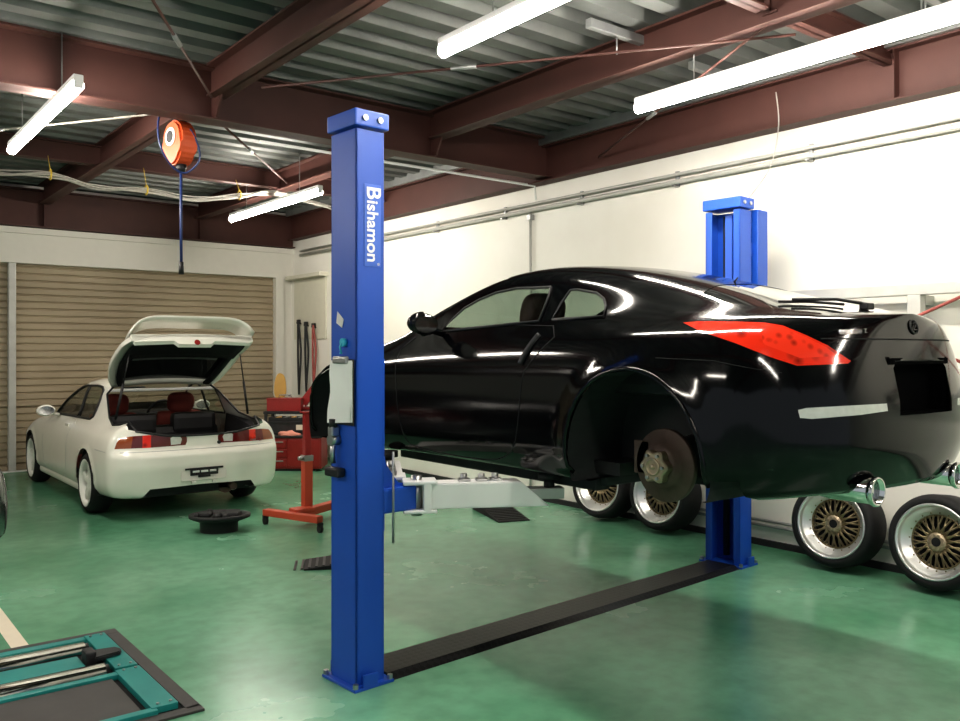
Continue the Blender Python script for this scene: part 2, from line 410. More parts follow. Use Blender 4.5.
tube_lamp(4.62, -2.6, -.2, 3.30, 'added fill tube lamp behind the viewpoint on the wall side')  # this and the following tube lamps are added, unseen, to light the room
tube_lamp(1.40, -2.2, .2, 3.32, 'added fill tube lamp behind the viewpoint in the middle bay')
tube_lamp(-2.2, 2.2, 4.6, 3.32, 'added fill tube lamp over the empty bay out of view')
tube_lamp(-2.2, 7.4, 9.8, 3.32, 'added fill tube lamp over the far empty bay out of view')
for x, y, z, L in ((4.05,3.95,3.72,.55),(5.25,4.05,3.72,.5),(5.05,2.35,3.72,.5)):
    m = MB(); m.box((x,y,z),(x+L,y+.05,z+.06),.004); m.cyl((x+L*.5,y+.025,z-.12),(x+L*.5,y+.025,z),.006,n=6)
    l = {4.05:'grey metal strip on the deck between the near lamps',5.25:'shiny metal strip on the deck beside the brightest lamp',5.05:'shiny metal strip on the deck at the top right'}[x]
    tag(m.build('deck_strip', M['dust_grey']), l, 'metal strip')

# ---- hose reel and cable bundle
t = thing('hose_reel', 'orange retractable hose reel hanging under a red beam', 'hose reel', (2.42,7.05,3.52), math.radians(-80))
b = MB()
prof = [(math.cos(a)*.15, math.sin(a)*.16) for a in [i*PI/14 for i in range(0,29)]]
poly = [(x, (z if z > 0 else z*1.35)) for x, z in prof][:-1]
b.prism(poly, -.075, .075, Matrix(((1,0,0,0),(0,0,1,0),(0,1,0,-.20),(0,0,0,1))), bev=.02); b.build('casing', M['orange'], t, smooth=False)
b = MB(); b.cyl((-.01,-.083,-.18),(-.01,-.075,-.18),.075,n=24); bb=b.build('label_disc', M['lamp_body'], t)
b = MB(); b.cyl((-.01,-.086,-.18),(-.01,-.0835,-.18),.05,n=24); b.build('hub_disc', M['black_plastic'], bb)
b = MB(); b.box((-.03,-.05,-.06),(.03,.05,.06),.01); b.build('hanger', M['black_plastic'], t)
b = MB(); b.cyl((0.02,0,-.46),(0.02,0,-.40),.035,.045); b.build('outlet', M['black_plastic'], t)
b = MB(); b.tube([(0.02,0,-.45),(.02,0,-.9),(.025,0,-1.22)],.012); h = b.build('hose', M['blue_cable'], t)
b = MB(); b.cyl((.025,0,-1.30),(.025,0,-1.2),.022,.018); b.build('nozzle', M['black_plastic'], h)
b = MB(); b.tube(spline([(-.02,-.05,.05),(-.02,-.15,.01),(0,-.19,-.14),(.02,-.17,-.30),(.03,-.08,-.43),(.06,.02,-.47),(.14,.09,-.38),(.15,.08,-.25),(.13,.02,-.12)]),.008); b.build('supply_cable', M['blue_cable'], t)

pts = [(0.7,9.5,3.42),(1.4,9.5,3.34),(1.95,9.5,3.38),(2.4,9.5,3.30),(2.9,9.5,3.335),(3.4,9.5,3.30),(3.95,9.5,3.40),(4.34,9.5,3.47),(4.7,9.5,3.43),(5.3,9.5,3.36)]
b = MB()
for k in range(7):
    rr = random.Random(k)
    b.tube(spline([(x,y+rr.uniform(-.03,.03),z+rr.uniform(-.035,.03)) for x,y,z in pts],6), .009, n=5)
cb = tag(b.build('cable_bundle', M['cable_grey']), 'bundle of grey cables strung under the roof with yellow ties', 'cable')
for x, z in ((1.95,3.38),(2.9,3.335),(3.95,3.40)):
    b = MB(); b.tube([(x,9.5+.05*math.cos(a),z+.05*math.sin(a)) for a in [i*PI/6 for i in range(12)]],.009,closed=True,n=6); b.cyl((x,9.5,z+.05),(x,9.6,3.59),.004,n=6)
    b.build('cable_tie', M['yellow'], cb)
# ================================================================== CARS
def pchip(xs, ys, x):
    xs = np.asarray(xs, float); ys = np.asarray(ys, float); h = np.diff(xs); d = np.diff(ys)/h
    mm = np.zeros(len(xs))
    for i in range(1, len(xs)-1):
        if d[i-1]*d[i] > 0:
            w1 = 2*h[i]+h[i-1]; w2 = h[i]+2*h[i-1]; mm[i] = (w1+w2)/(w1/d[i-1]+w2/d[i])
    mm[0] = d[0]; mm[-1] = d[-1]
    i = int(np.clip(np.searchsorted(xs, x)-1, 0, len(xs)-2)); t = (x-xs[i])/h[i]
    return ((2*t**3-3*t**2+1)*ys[i]+(t**3-2*t**2+t)*h[i]*mm[i]+(-2*t**3+3*t**2)*ys[i+1]+(t**3-t**2)*h[i]*mm[i+1])
KEYS = ['w','zb','zm','zsh','xsh','wb','zbelt','wr','zre','zc']
def crspline(P, n, tens=.5):
    # centripetal-like resampling of a profile polyline; P list of (x,z); n samples per span
    P = [np.array(p, float) for p in P]; out = []
    for i in range(len(P)-1):
        a = P[i-1] if i > 0 else P[i]*2-P[i+1]; b = P[i]; c = P[i+1]; d = P[i+2] if i+2 < len(P) else P[i+1]*2-P[i]
        lab = max(np.linalg.norm(b-a),1e-4); lbc = max(np.linalg.norm(c-b),1e-4); lcd = max(np.linalg.norm(d-c),1e-4)
        m1 = lbc*((b-a)/lab*.5+(c-b)/lbc*.5); m2 = lbc*((c-b)/lbc*.5+(d-c)/lcd*.5)
        for k in range(n[i]):
            t = k/n[i]
            out.append((2*t**3-3*t**2+1)*b+(t**3-2*t**2+t)*m1+(-2*t**3+3*t**2)*c+(t**3-t**2)*m2)
    out.append(P[-1]); return out

class CarShell:
    """Left half (x<0) of a car skin, cut into panels; mirrored when built."""
    def __init__(s, table, origin, rearoff, frontoff, Lr=.40, Lf=.55, nr=2.6, nf=2.4, arches=(), ringw=.07, ringh=.012):
        s.table = table; s.origin = Vector(origin); ys = [r[0] for r in table]; y0, y1 = ys[0], ys[-1]
        # stations: dense and eased at both ends
        st = []
        K = 18
        for k in range(K+1): st.append(('r', y0 + Lr*(1-math.cos(k/K*PI/2)) , k/K))
        nmid = 96
        for k in range(1, nmid): st.append(('m', y0+Lr+(y1-Lf-y0-Lr)*k/nmid, 0))
        for k in range(K+1): st.append(('f', y1 - Lf*(1-math.cos((K-k)/K*PI/2)), 0))
        bm = bmesh.new(); rows = []; cols = [[r[1+i] for r in table] for i in range(len(KEYS))]
        for kind, y, _ in st:
            def ev(i):      # gaussian-smoothed table so reflections run clean
                tot = 0; wt = 0; sg = min(.16, .55*(y-y0)+.01, .55*(y1-y)+.01)
                for q in (-2,-1.5,-1,-.5,0,.5,1,1.5,2):
                    g = math.exp(-q*q/2); tot += g*float(pchip(ys, cols[i], min(y1,max(y0,y+q*sg)))); wt += g
                return tot/wt
            v = {k: ev(i) for i, k in enumerate(KEYS)}
            P = [(0,v['zb']),(v['w']*.6,v['zb']),(v['w']-.06,v['zb']+.005),(v['w']-.02,v['zb']+.07),(v['w'],v['zm']),
                 (v['w']-.012,v['zm']*.35+v['zsh']*.65),(v['xsh'],v['zsh']),(v['wb'],v['zbelt']),
                 (v['wb']*.47+v['wr']*.53+.008,v['zbelt']*.47+v['zre']*.53),(v['wr'],v['zre']),(v['wr']*.55,v['zre']*.25+v['zc']*.75),(0,v['zc'])]
            prof = crspline(P, [2,3,3,5,8,6,6,8,8,6,6])
            prof = [np.array(p) for p in prof]
            for _it in range(14):
                prof = prof[:10]+[(prof[k-1]+2*prof[k]+prof[k+1])/4 for k in range(10, len(prof)-1)]+[np.array((0, prof[-1][1]*.5+prof[-2][1]*.5))]
            tr = max(0, 1-(y-y0)/Lr); tf = max(0, 1-(y1-y)/Lf)
            sc = (1-tr**nr)**(1/nr) * (1-tf**nf)**(1/nf)
            row = []
            for x, z in prof:
                yy = y + rearoff(z)*min(1,tr*1.5)**2 + frontoff(z)*min(1,tf*1.5)**2
                xx = x*sc
                for (cy, cz, R) in arches:
                    r = math.hypot(yy-cy, z-cz)
                    if x > .7*v['w'] and R-.02 < r < R+ringw and z > v['zb']+.05:
                        t = 1-max(0,(r-R))/ringw; xx += ringh*t*t*(3-2*t)
                row.append(bm.verts.new((-xx, yy, z)))
            rows.append(row)
        n = len(rows[0])
        for i in range(len(rows)-1):
            for j in range(n-1):
                f = bm.faces.new((rows[i][j], rows[i+1][j], rows[i+1][j+1], rows[i][j+1])); f.smooth = True
        bmesh.ops.remove_doubles(bm, verts=bm.verts, dist=1e-5)
        bmesh.ops.recalc_face_normals(bm, faces=bm.faces[:])
        # outward test
        s.bm = bm; f = max(bm.faces, key=lambda f: -f.calc_center_median().x)
        if f.normal.x > 0: bmesh.ops.reverse_faces(bm, faces=bm.faces[:])
        s.lay = bm.faces.layers.int.new('region'); s.names = ['body']
        s.tree = BVHTree.FromBMesh(bm)
        s.cam = Vector((0,0,CAMZ)) - s.origin
    # --- projections: 'px' photo-camera rays, 'x' side, 'y' rear, 'z' plan
    def proj(s, mode):
        if mode == 'px':
            o = s.origin
            def f(p):
                q = p - s.cam; d = q.dot(FW); return (480+FPX*q.dot(RT)/d, HORY-FPX*q.z/d)
            return f
        return {'x': lambda p: (p.y,p.z), 'y': lambda p: (p.x,p.z), 'z': lambda p: (p.x,p.y), 'b': lambda p: (p.x,p.y)}[mode]
    def ray(s, mode, q):
        if mode == 'px': return s.cam, (FW + RT*((q[0]-480)/FPX) + Vector((0,0,(HORY-q[1])/FPX))).normalized()
        if mode == 'x': return Vector((-3,q[0],q[1])), Vector((1,0,0))
        if mode == 'b': return Vector((q[0],q[1],-4)), Vector((0,0,1))
        if mode == 'y': return Vector((q[0],-4,q[1])), Vector((0,1,0))
        return Vector((q[0],q[1],4)), Vector((0,0,-1))
    def hit(s, mode, q):
        o, d = s.ray(mode, q); p, nrm, i, dist = s.tree.ray_cast(o, d); return p, nrm
    def facing(s, mode, f):
        c = f.calc_center_median()
        if mode == 'px': return f.normal.dot(c - s.cam) < 0
        return {'x': f.normal.x < -.05, 'y': f.normal.y < -.05, 'z': f.normal.z > .05, 'b': f.normal.z < -.05}[mode]
    def cut(s, name, mode, poly, cond=None, keep_region=None):
        """split the skin along a closed outline and mark the faces inside as a panel"""
        bm = s.bm; pr = s.proj(mode)
        xs = [p[0] for p in poly]; ys = [p[1] for p in poly]; bb = (min(xs),min(ys),max(xs),max(ys))
        def fbb(f):
            pp = [pr(v.co) for v in f.verts]; return min(p[0] for p in pp),min(p[1] for p in pp),max(p[0] for p in pp),max(p[1] for p in pp)
        ok = lambda f: s.facing(mode, f) and (cond is None or cond(f.calc_center_median()))
        cand = set()
        for f in bm.faces:
            if not ok(f): continue
            b = fbb(f)
            if b[2] >= bb[0] and b[0] <= bb[2] and b[3] >= bb[1] and b[1] <= bb[3]: cand.add(f)
        for i in range(len(poly)):
            a, b = poly[i], poly[(i+1)%len(poly)]
            oa, da = s.ray(mode, a); ob, db = s.ray(mode, b)
            if mode == 'px': no = da.cross(db); co = s.cam
            else: no = (ob-oa).cross(da); co = oa
            if no.length < 1e-9: continue
            no.normalize()
            sb = (min(a[0],b[0]),min(a[1],b[1]),max(a[0],b[0]),max(a[1],b[1]))
            geo = set()
            for f in cand:
                if not f.is_valid: continue
                q = fbb(f)
                if q[2] >= sb[0]-1e-4 and q[0] <= sb[2]+1e-4 and q[3] >= sb[1]-1e-4 and q[1] <= sb[3]+1e-4: geo.add(f)
            if not geo: continue
            gv = set(v for f in geo for v in f.verts); ge = set(e for f in geo for e in f.edges)
            r = bmesh.ops.bisect_plane(bm, geom=list(geo)+list(ge)+list(gv), dist=1e-6, plane_co=co, plane_no=no)
            cand = {f for f in cand if f.is_valid} | {g for g in r['geom'] if isinstance(g, bmesh.types.BMFace) and g.is_valid}
        if name not in s.names: s.names.append(name)
        k = s.names.index(name)
        def inside(p):
            c = False; n = len(poly)
            for i in range(n):
                (x1,y1),(x2,y2) = poly[i], poly[i-1]
                if (y1 > p[1]) != (y2 > p[1]) and p[0] < (x2-x1)*(p[1]-y1)/(y2-y1)+x1: c = not c
            return c
        bm.faces.ensure_lookup_table()
        for f in bm.faces:
            if not ok(f): continue
            if keep_region is not None and f[s.lay] != s.names.index(keep_region): continue
            c = f.calc_center_median()
            if inside(pr(c)): f[s.lay] = k
    def panel(s, name, out, mats, parent, both=True, join=True, depth=0, label=None):
        """extract one panel; join=True gives one symmetric mesh, else a left and a right object"""
        k = s.names.index(name); objs = []
        for side in ((0,) if join else ((0,1) if both else (0,))):
            b = s.bm.copy(); lay = b.faces.layers.int['region']
            bmesh.ops.delete(b, geom=[f for f in b.faces if f[lay] != k], context='FACES')
            if depth:
                for v in b.verts: v.co -= v.normal*depth
            if join:
                for v in b.verts:
                    if abs(v.co.x) < 1e-4: v.co.x = 0
                g = b.verts[:]+b.edges[:]+b.faces[:]
                r = bmesh.ops.duplicate(b, geom=g)
                nv = [x for x in r['geom'] if isinstance(x, bmesh.types.BMVert)]; nf = [x for x in r['geom'] if isinstance(x, bmesh.types.BMFace)]
                for v in nv: v.co.x = -v.co.x
                bmesh.ops.reverse_faces(b, faces=nf)
                bmesh.ops.remove_doubles(b, verts=[v for v in b.verts if abs(v.co.x) < 1e-4], dist=1e-4)
            elif side:
                for v in b.verts: v.co.x = -v.co.x
                bmesh.ops.reverse_faces(b, faces=b.faces[:])
            me = bpy.data.meshes.new(out); b.to_mesh(me); b.free(); me.materials.append(mats)
            o = bpy.data.objects.new(out, me); C.objects.link(o); o.parent = parent; objs.append(o)
        return objs
    def outline(s, mode, poly, closed=True, step=.03, off=.0):
        pts = []; n = len(poly)
        for i in range(n if closed else n-1):
            a, b = poly[i], poly[(i+1)%n]; d = math.hypot(a[0]-b[0], a[1]-b[1]); k = max(1, int(d/step))
            for t in range(k):
                q = (a[0]+(b[0]-a[0])*t/k, a[1]+(b[1]-a[1])*t/k); h, nn = s.hit(mode, q)
                if h is not None: pts.append(h + nn*off)
        if not closed:
            h, nn = s.hit(mode, poly[-1])
            if h is not None: pts.append(h + nn*off)
        return pts
def arch_poly(cy, cz, R, zb, n=28, fl=0):
    a0 = -12
    pts = [(cy+R*math.cos(math.radians(a)), cz+R*math.sin(math.radians(a))) for a in np.linspace(a0, 180-a0, n)]
    return [(cy+R+fl*0, zb)] + pts + [(cy-R-fl, .16), (cy-R-fl-.03, zb)]
def smoothpoly(poly, n=5, closed=True):
    P = [np.array(p, float) for p in poly]; N = len(P); out = []
    for i in range(N):
        a, b, c, d = P[i-1], P[i], P[(i+1)%N], P[(i+2)%N]
        for k in range(n):
            t = k/n; out.append(tuple(.5*((2*b)+(c-a)*t+(2*a-5*b+4*c-d)*t*t+(3*b-a-3*c+d)*t**3)))
    return out
def mirx(b):      # add a mirrored copy (x -> -x) of everything in an MB
    g = b.bm.verts[:]+b.bm.edges[:]+b.bm.faces[:]; r = bmesh.ops.duplicate(b.bm, geom=g)
    for v in [x for x in r['geom'] if isinstance(x, bmesh.types.BMVert)]: v.co.x = -v.co.x
    bmesh.ops.reverse_faces(b.bm, faces=[x for x in r['geom'] if isinstance(x, bmesh.types.BMFace)]); return b
def seat(parent, x, y, z, m, name='seat'):
    b = MB()
    b.box((x-.26,y-.02,z),(x+.26,y+.50,z+.16),.06)
    mx = Matrix.Translation((x,y+.03,z+.10)) @ Matrix.Rotation(math.radians(14),4,'X')
    b.box((-.25,-.07,0),(.25,.07,.56),.06,mx)
    o = b.build(name, m, parent, smooth=True)
    hb = MB(); t = bmesh.new(); bmesh.ops.create_uvsphere(t, u_segments=20, v_segments=12, radius=1)
    for v in t.verts:
        c = v.co; v.co = Vector((math.copysign(abs(c.x)**.6,c.x)*.15, math.copysign(abs(c.y)**.7,c.y)*.065, .66+math.copysign(abs(c.z)**.6,c.z)*.115))
    for f in t.faces: f.smooth = True
    hb.merge(t, mx); hb.build('headrest', m, o); return o
def road_wheel(parent, x, y, z, R, w, side, spokes, rim_m, name='wheel', rr=.70):
    """tyre with a rim child; side -1 faces -x"""
    mx = Matrix.Translation((x,y,z)) @ Matrix.Diagonal((side,1,1,1)); b = MB(); h = w/2
    b.lathe([(R*rr,-h+.01),(R*rr+.01,-h),(R-.045,-h-.008),(R-.012,-h+.02),(R,-h+.05),(R,h-.05),(R-.012,h-.02),(R-.045,h+.008),(R*rr+.01,h),(R*rr,h-.01)],40,mx)
    o = b.build(name, M['rubber'], parent)
    r = MB(); r.lathe([(R*rr+.012,h+.004),(R*rr-.006,h+.006),(R*rr-.02,h-.02),(R*rr-.035,-h+.01),(R*rr,-h)],40,mx)
    r.lathe([(.001,h-.035),(.05,h-.03),(.075,h-.045),(.08,h-.09)],24,mx)
    for k in range(spokes):
        a = 2*PI*k/spokes; mm = mx @ Matrix.Rotation(a,4,'X')
        r.box((h-.055,-.030,.05),(h-.025,.030,R*rr-.015),.008,mm)
    ro = r.build('rim', rim_m, o, smooth=None)
    d = MB(); d.lathe([(.03,h-.085),(R*rr-.04,h-.085),(R*rr-.04,h-.10),(.03,h-.10)],28,mx); d.build('brake_disc', M['liner'], o)
    return o

# ------------------------------------------------------------------ the raised black coupe
CO = (3.68, 2.47, .78)
T = [  # y    w    zb   zm   zsh  xsh  wb   zbelt wr   zre  zc
 (-.84,.82,.26,.46,.865,.735,.64,.928,.42,.952,.962),
 (-.62,.878,.235,.45,.872,.785,.67,.938,.45,.968,.992),
 (-.30,.905,.215,.46,.887,.82,.705,.944,.475,1.012,1.058),
 (.00,.912,.205,.51,.890,.83,.715,.948,.50,1.078,1.135),
 (.30,.902,.20,.50,.882,.82,.715,.950,.525,1.150,1.208),
 (.60,.880,.20,.50,.870,.805,.722,.949,.55,1.210,1.265),
 (.95,.868,.20,.50,.856,.795,.73,.938,.57,1.243,1.294),
 (1.25,.866,.20,.50,.846,.79,.735,.925,.58,1.228,1.284),
 (1.55,.868,.20,.50,.838,.79,.742,.912,.61,1.145,1.210),
 (1.82,.872,.20,.50,.83,.79,.752,.905,.665,1.030,1.098),
 (2.02,.880,.20,.50,.825,.79,.752,.890,.70,.940,.995),
 (2.18,.886,.19,.50,.818,.79,.74,.866,.60,.895,.918),
 (2.45,.892,.18,.50,.80,.785,.72,.832,.42,.864,.875),
 (2.70,.895,.19,.49,.765,.765,.69,.802,.38,.835,.848),
 (3.05,.88,.19,.47,.68,.73,.63,.722,.36,.762,.775),
 (3.30,.86,.19,.45,.59,.70,.60,.635,.35,.672,.685),
 (3.46,.84,.20,.42,.53,.68,.58,.57,.35,.598,.605)]
def co_rear(z):
    if z < .42: return .07*((.42-z)/.2)**1.3
    if z > .60: return .07*((z-.60)/.35)
    return 0
def co_front(z): return -.02 if z < .3 else -.10*max(0,(z-.45)/.2)
ARC = [(.015,.335,.385),(2.65,.335,.37)]
S = CarShell(T, CO, co_rear, co_front, Lr=.46, Lf=.62, nr=2.3, nf=2.2, arches=ARC, ringw=.11, ringh=.022)
coupe = thing('sports_coupe', 'black two-door sports coupe raised on the blue lift, wheels removed', 'car', CO)
for i, (cy, cz, R) in enumerate(ARC):
    S.cut('hole', 'x', arch_poly(cy, cz, R, .0, fl=(.11 if i == 0 else 0)), cond=lambda c: c.x < -.5)
for cy, R, fl in ((.015,.385,.13),(2.65,.37,.0)):
    S.cut('hole', 'b', [(-1,cy-R-fl),(-1,cy+R),(-.5,cy+R),(-.5,cy-R-fl)], cond=lambda c: c.z < .3)
P_side = [(442,331.5),(453,319.5),(465,308.5),(480,300),(497,293),(517,288.7),(551.5,287.5),(549,297),(540,321.5)]
P_quar = [(553,320),(562,303),(571,290.5),(578,290),(597,293.5),(604,299),(606,306),(604,317)]
S.cut('side_window', 'px', P_side); S.cut('quarter_window', 'px', P_quar)
P_door = smoothpoly([(1.86,.89),(1.90,.62),(1.84,.32),(1.70,.235),(1.1,.225),(.84,.30),(.77,.48),(.74,.70),(.655,.93)],3)
S.cut('door', 'x', P_door, cond=lambda c: c.z < .935, keep_region='body')
P_tail = [(683,322.5),(699,321.2),(735,321.5),(765,322.5),(783,325.5),(806,335),(828,345.5),(851,361),(848,363.5),(797,365.8),(770,357),(735,343),(700,331)]
S.cut('tail_light', 'px', P_tail)
P_tdot = [(761,324),(783,327.5),(804,336),(826,347),(838,356),(800,358),(763,344)]
S.cut('tail_led', 'px', P_tdot, keep_region='tail_light')
P_refl = [(798,410),(806,408),(887,403.5),(888,411),(860,415),(812,419),(800,418)]
S.cut('reflector', 'px', P_refl)
S.cut('hole', 'y', [(-.235,.735),(-.235,.545),(.01,.545),(.01,.765),(-.20,.765)])
S.cut('rear_glass', 'z', [(.01,.02),(-.30,.0),(-.50,-.06),(-.535,-.10),(-.50,-.55),(-.43,-.64),(.01,-.66)], cond=lambda c: c.z > .93)
S.cut('windshield', 'z', [(.01,1.32),(-.40,1.29),(-.57,1.22),(-.625,1.55),(-.69,1.92),(-.60,2.03),(.01,2.13)], cond=lambda c: c.z > .85)
S.cut('headlight', 'x', [(3.20,.60),(2.85,.735),(2.62,.79),(2.70,.70),(2.98,.60)], cond=lambda c: c.x < -.3)
S.panel('body', 'body', M['black_paint'], coupe)
doors = S.panel('door', 'door', M['black_paint'], coupe, join=False)
sw = S.panel('side_window', 'side_window', M['glass'], coupe, join=False, depth=.004)
S.panel('quarter_window', 'quarter_window', M['glass'], coupe, join=False, depth=.004)
S.panel('rear_glass', 'rear_window', M['dark_glass'], coupe, depth=.002)
S.panel('windshield', 'windshield', M['glass'], coupe, depth=.004)
tl = S.panel('tail_light', 'tail_light', M['tail_red'], coupe, join=False)
td = S.panel('tail_led', 'led_cluster', M['tail_dots'], coupe, join=False)
for a, b in zip(tl, td): b.parent = a
S.panel('reflector', 'rear_reflector', M['lens_clear'], coupe, join=False)
S.panel('headlight', 'headlight', M['lens_clear'], coupe, join=False)
# shut lines and rubber seals
b = MB(); b.tube(S.outline('x', P_door[:-1], closed=False, step=.05), .0035, n=5); pair(b, 'shut_line', M['dark_cavity'], coupe)
b = MB(); b.tube(S.outline('x', [(-.62,.72),(-.40,.765),(-.12,.775)], closed=False, step=.05), .0025, n=5); pair(b, 'shut_line', M['dark_cavity'], coupe)
b = MB(); b.tube([S.hit('y', (x,.852))[0] for x in np.linspace(-.56,-.002,14)]+[Vector((-p.x,p.y,p.z)) for p in [S.hit('y', (x,.852))[0] for x in np.linspace(-.002,-.56,14)]], .0035, n=5); b.build('lid_gap', M['dark_cavity'], coupe)
for P_ in (P_side, P_quar):
    b = MB(); b.tube([S.hit('px', q)[0]+S.hit('px', q)[1]*.004 for q in P_], .007, closed=True, n=6); pair(b, 'window_seal', M['black_plastic'], coupe)
# arch lips: rolled edge
for cy, cz, R in ARC:
    b = MB(); pts = []
    for a in np.linspace(-14, 190, 44):
        q = (cy+(R+.008)*math.cos(math.radians(a)), cz+(R+.008)*math.sin(math.radians(a)))
        h, nn = S.hit('x', q)
        if h is not None and h.x < -.6: pts.append(h+Vector((.004,0,0)))
    b.tube(pts, .011, n=8); pair(b, 'arch_lip', M['black_paint'], coupe)
# wheel housings, license recess, underbody
for s in (-1, 1):
    for cy, cz, R in ARC:
        b = MB(); ps = [(cy+(R+.02)*math.cos(a), max(.20,cz+(R+.02)*math.sin(a))) for a in np.linspace(-.5, PI+.5, 30)]
        n = len(ps); vs = [(s*.872,y,z) for y,z in ps]+[(s*.50,y,z) for y,z in ps]
        b._add(vs, [(i,i+1,n+i+1,n+i) for i in range(n-1)]+[tuple(range(n,2*n))], None, False)
        b.build('wheel_housing', M['liner'], coupe)
b = MB(); b.box((-.26,-.735,.53),(.26,-.72,.78)); b.box((-.26,-.80,.75),(.26,-.72,.775)); b.box((-.26,-.80,.53),(.26,-.72,.548)); b.box((-.27,-.79,.53),(-.235,-.72,.78)); b.box((.235,-.79,.53),(.27,-.72,.78))
lr = b.build('licence_recess', M['recess'], coupe)
b = MB(); b.box((-.225,-.80,.755),(.225,-.75,.772),.006); b.build('lid_handle', M['black_plastic'], lr)
b = MB(); b.box((-.62,-.42,.22),(.62,-.36,.36),.03); b.box((-.62,.42,.14),(.62,2.25,.20),.02); b.box((-.12,-.3,.17),(.12,.42,.32),.03)
for s in (-1,1): b.box((s*.60-.05,.45,.12),(s*.60+.05,2.2,.18),.01)
b.build('underbody', M['liner'], coupe)
# exhaust
def exhaust(s):
    e = MB(); cx = s*.365; z = .248
    e.tube([(cx,-.45,z+.02),(cx,-.62,z),(cx,-.785,z)], .052, n=24)
    e.lathe([(.056,0),(.060,-.008),(.058,-.02),(.050,-.02),(.048,.09),(.001,.09)], 24, Matrix.Translation((cx,-.785,z)) @ Matrix.Rotation(PI/2,4,'Z'))
    o = e.build('exhaust_tip', M['chrome'], coupe)
    i = MB(); i.cyl((cx,-.74,z),(cx,-.735,z),.047,n=24); i.build('bore', M['dark_cavity'], o)
exhaust(-1); exhaust(1)
b = MB(); b.box((-.46,-.46,.31),(.46,-.34,.42),.05); b.build('muffler', M['steel'], coupe)
# mirrors
def mirror(s):
    t = bmesh.new(); bmesh.ops.create_uvsphere(t, u_segments=24, v_segments=14, radius=1)
    for v in t.verts:
        c = v.co; v.co = Vector((c.x*.098, (c.y*.09 if c.y > 0 else c.y*.028), c.z*.066+(.010 if c.x*s>0 else 0)))
    for f in t.faces: f.smooth = True
    e = MB(); e.merge(t, Matrix.Translation((s*.92,1.54,.955))); e.tube([(s*.76,1.57,.905),(s*.83,1.56,.920),(s*.87,1.55,.935)],.02)
    o = e.build('door_mirror', M['black_paint'], coupe)
    g = MB(); g._add([(s*.92+.078*math.cos(a), 1.510, .955+.048*math.sin(a)) for a in [i*PI/12 for i in range(24)]], [tuple(range(24))]); g.build('mirror_glass', M['chrome'], o)
mirror(-1); mirror(1)
# vertical door handles
for s in (-1, 1):
    a, na = S.hit('px', (540,335)); c, nc = S.hit('px', (521,364))
    e = MB(); pts = [a+na*.006, (a*.6+c*.4)+na*.014, (a*.3+c*.7)+nc*.014, c+nc*.006]
    e.tube(spline([Vector((p.x*-s, p.y, p.z)) for p in pts],4), .014, n=8)
    e.build('door_handle', M['black_plastic'], doors[0 if s < 0 else 1])
h, nn = S.hit('px', (548,309))
# badges
def on_surf(mode, q, txt, size, m, name, xdir, off=.003, shear=0):
    h, nn = S.hit(mode, q); return text_mesh(txt, size, .0015, m, name, coupe, frame(xdir, nn, h+nn*off), shear=shear)
on_surf('px', (853,332), 'FAIRLADY Z', .026, M['chrome'], 'badge', (1,-.15,0))
h, nn = S.hit('y', (-.02,.905))
fm = frame((1,0,0), nn, h+nn*.004)
e = MB(); e.tube([fm @ Vector((.032*math.cos(a),.028*math.sin(a),0)) for a in [i*PI/14 for i in range(28)]], .004, closed=True, n=6)
em = e.build('emblem', M['black_plastic'], coupe); text_mesh('Z', .05, .003, M['black_plastic'], 'emblem_letter', em, frame((1,0,0), nn, h+nn*.006), shear=.3)
# filler / roof aerial and rear wiper
e = MB(); h, nn = S.hit('z', (-.05,.08)); e.cyl(h, h+Vector((0,-.02,.02)), .006, .003, n=8); e.build('aerial', M['black_plastic'], coupe)
e = MB(); p0, n0 = S.hit('z', (-.06,-.60)); up = Vector((0,0,1))
wp = [S.hit('z', (x,y))[0] for x, y in ((-.06,-.60),(-.20,-.54),(-.38,-.44))]
e.box((-.03,-.02,0),(.03,.02,.028),.006,Matrix.Translation(p0)); e.tube([wp[0]+up*.024, wp[1]+up*.03, wp[2]+up*.02], .007)
e.tube([S.hit('z',(x,y))[0]+up*.010 for x,y in ((-.42,-.40),(-.30,-.47),(-.16,-.55))], .006); e.build('rear_wiper', M['black_plastic'], coupe)
# cabin
seat(coupe, -.37, 1.27, .28, M['seat_brown']); seat(coupe, .37, 1.27, .28, M['seat_brown'])
b = MB(); b.box((-.70,1.80,.45),(.70,2.08,.85),.08); b.box((-.12,.4,.25),(.12,1.6,.55),.04); b.box((-.70,.25,.22),(.70,1.9,.28)); b.box((-.68,-.5,.60),(.68,.45,.80),.05)
b.build('dashboard', M['black_plastic'], coupe)
b = MB(); mx = Matrix.Translation((.37,1.72,.80)) @ Matrix.Rotation(math.radians(-65),4,'X')
b.tube([mx @ Vector((.18*math.cos(a),.18*math.sin(a),0)) for a in [i*PI/14 for i in range(28)]], .015, closed=True); b.tube([mx@Vector((-.18,0,0)),mx@Vector((0,0,-.03)),mx@Vector((.18,0,0))],.014)
b.build('steering_wheel', M['black_plastic'], coupe)
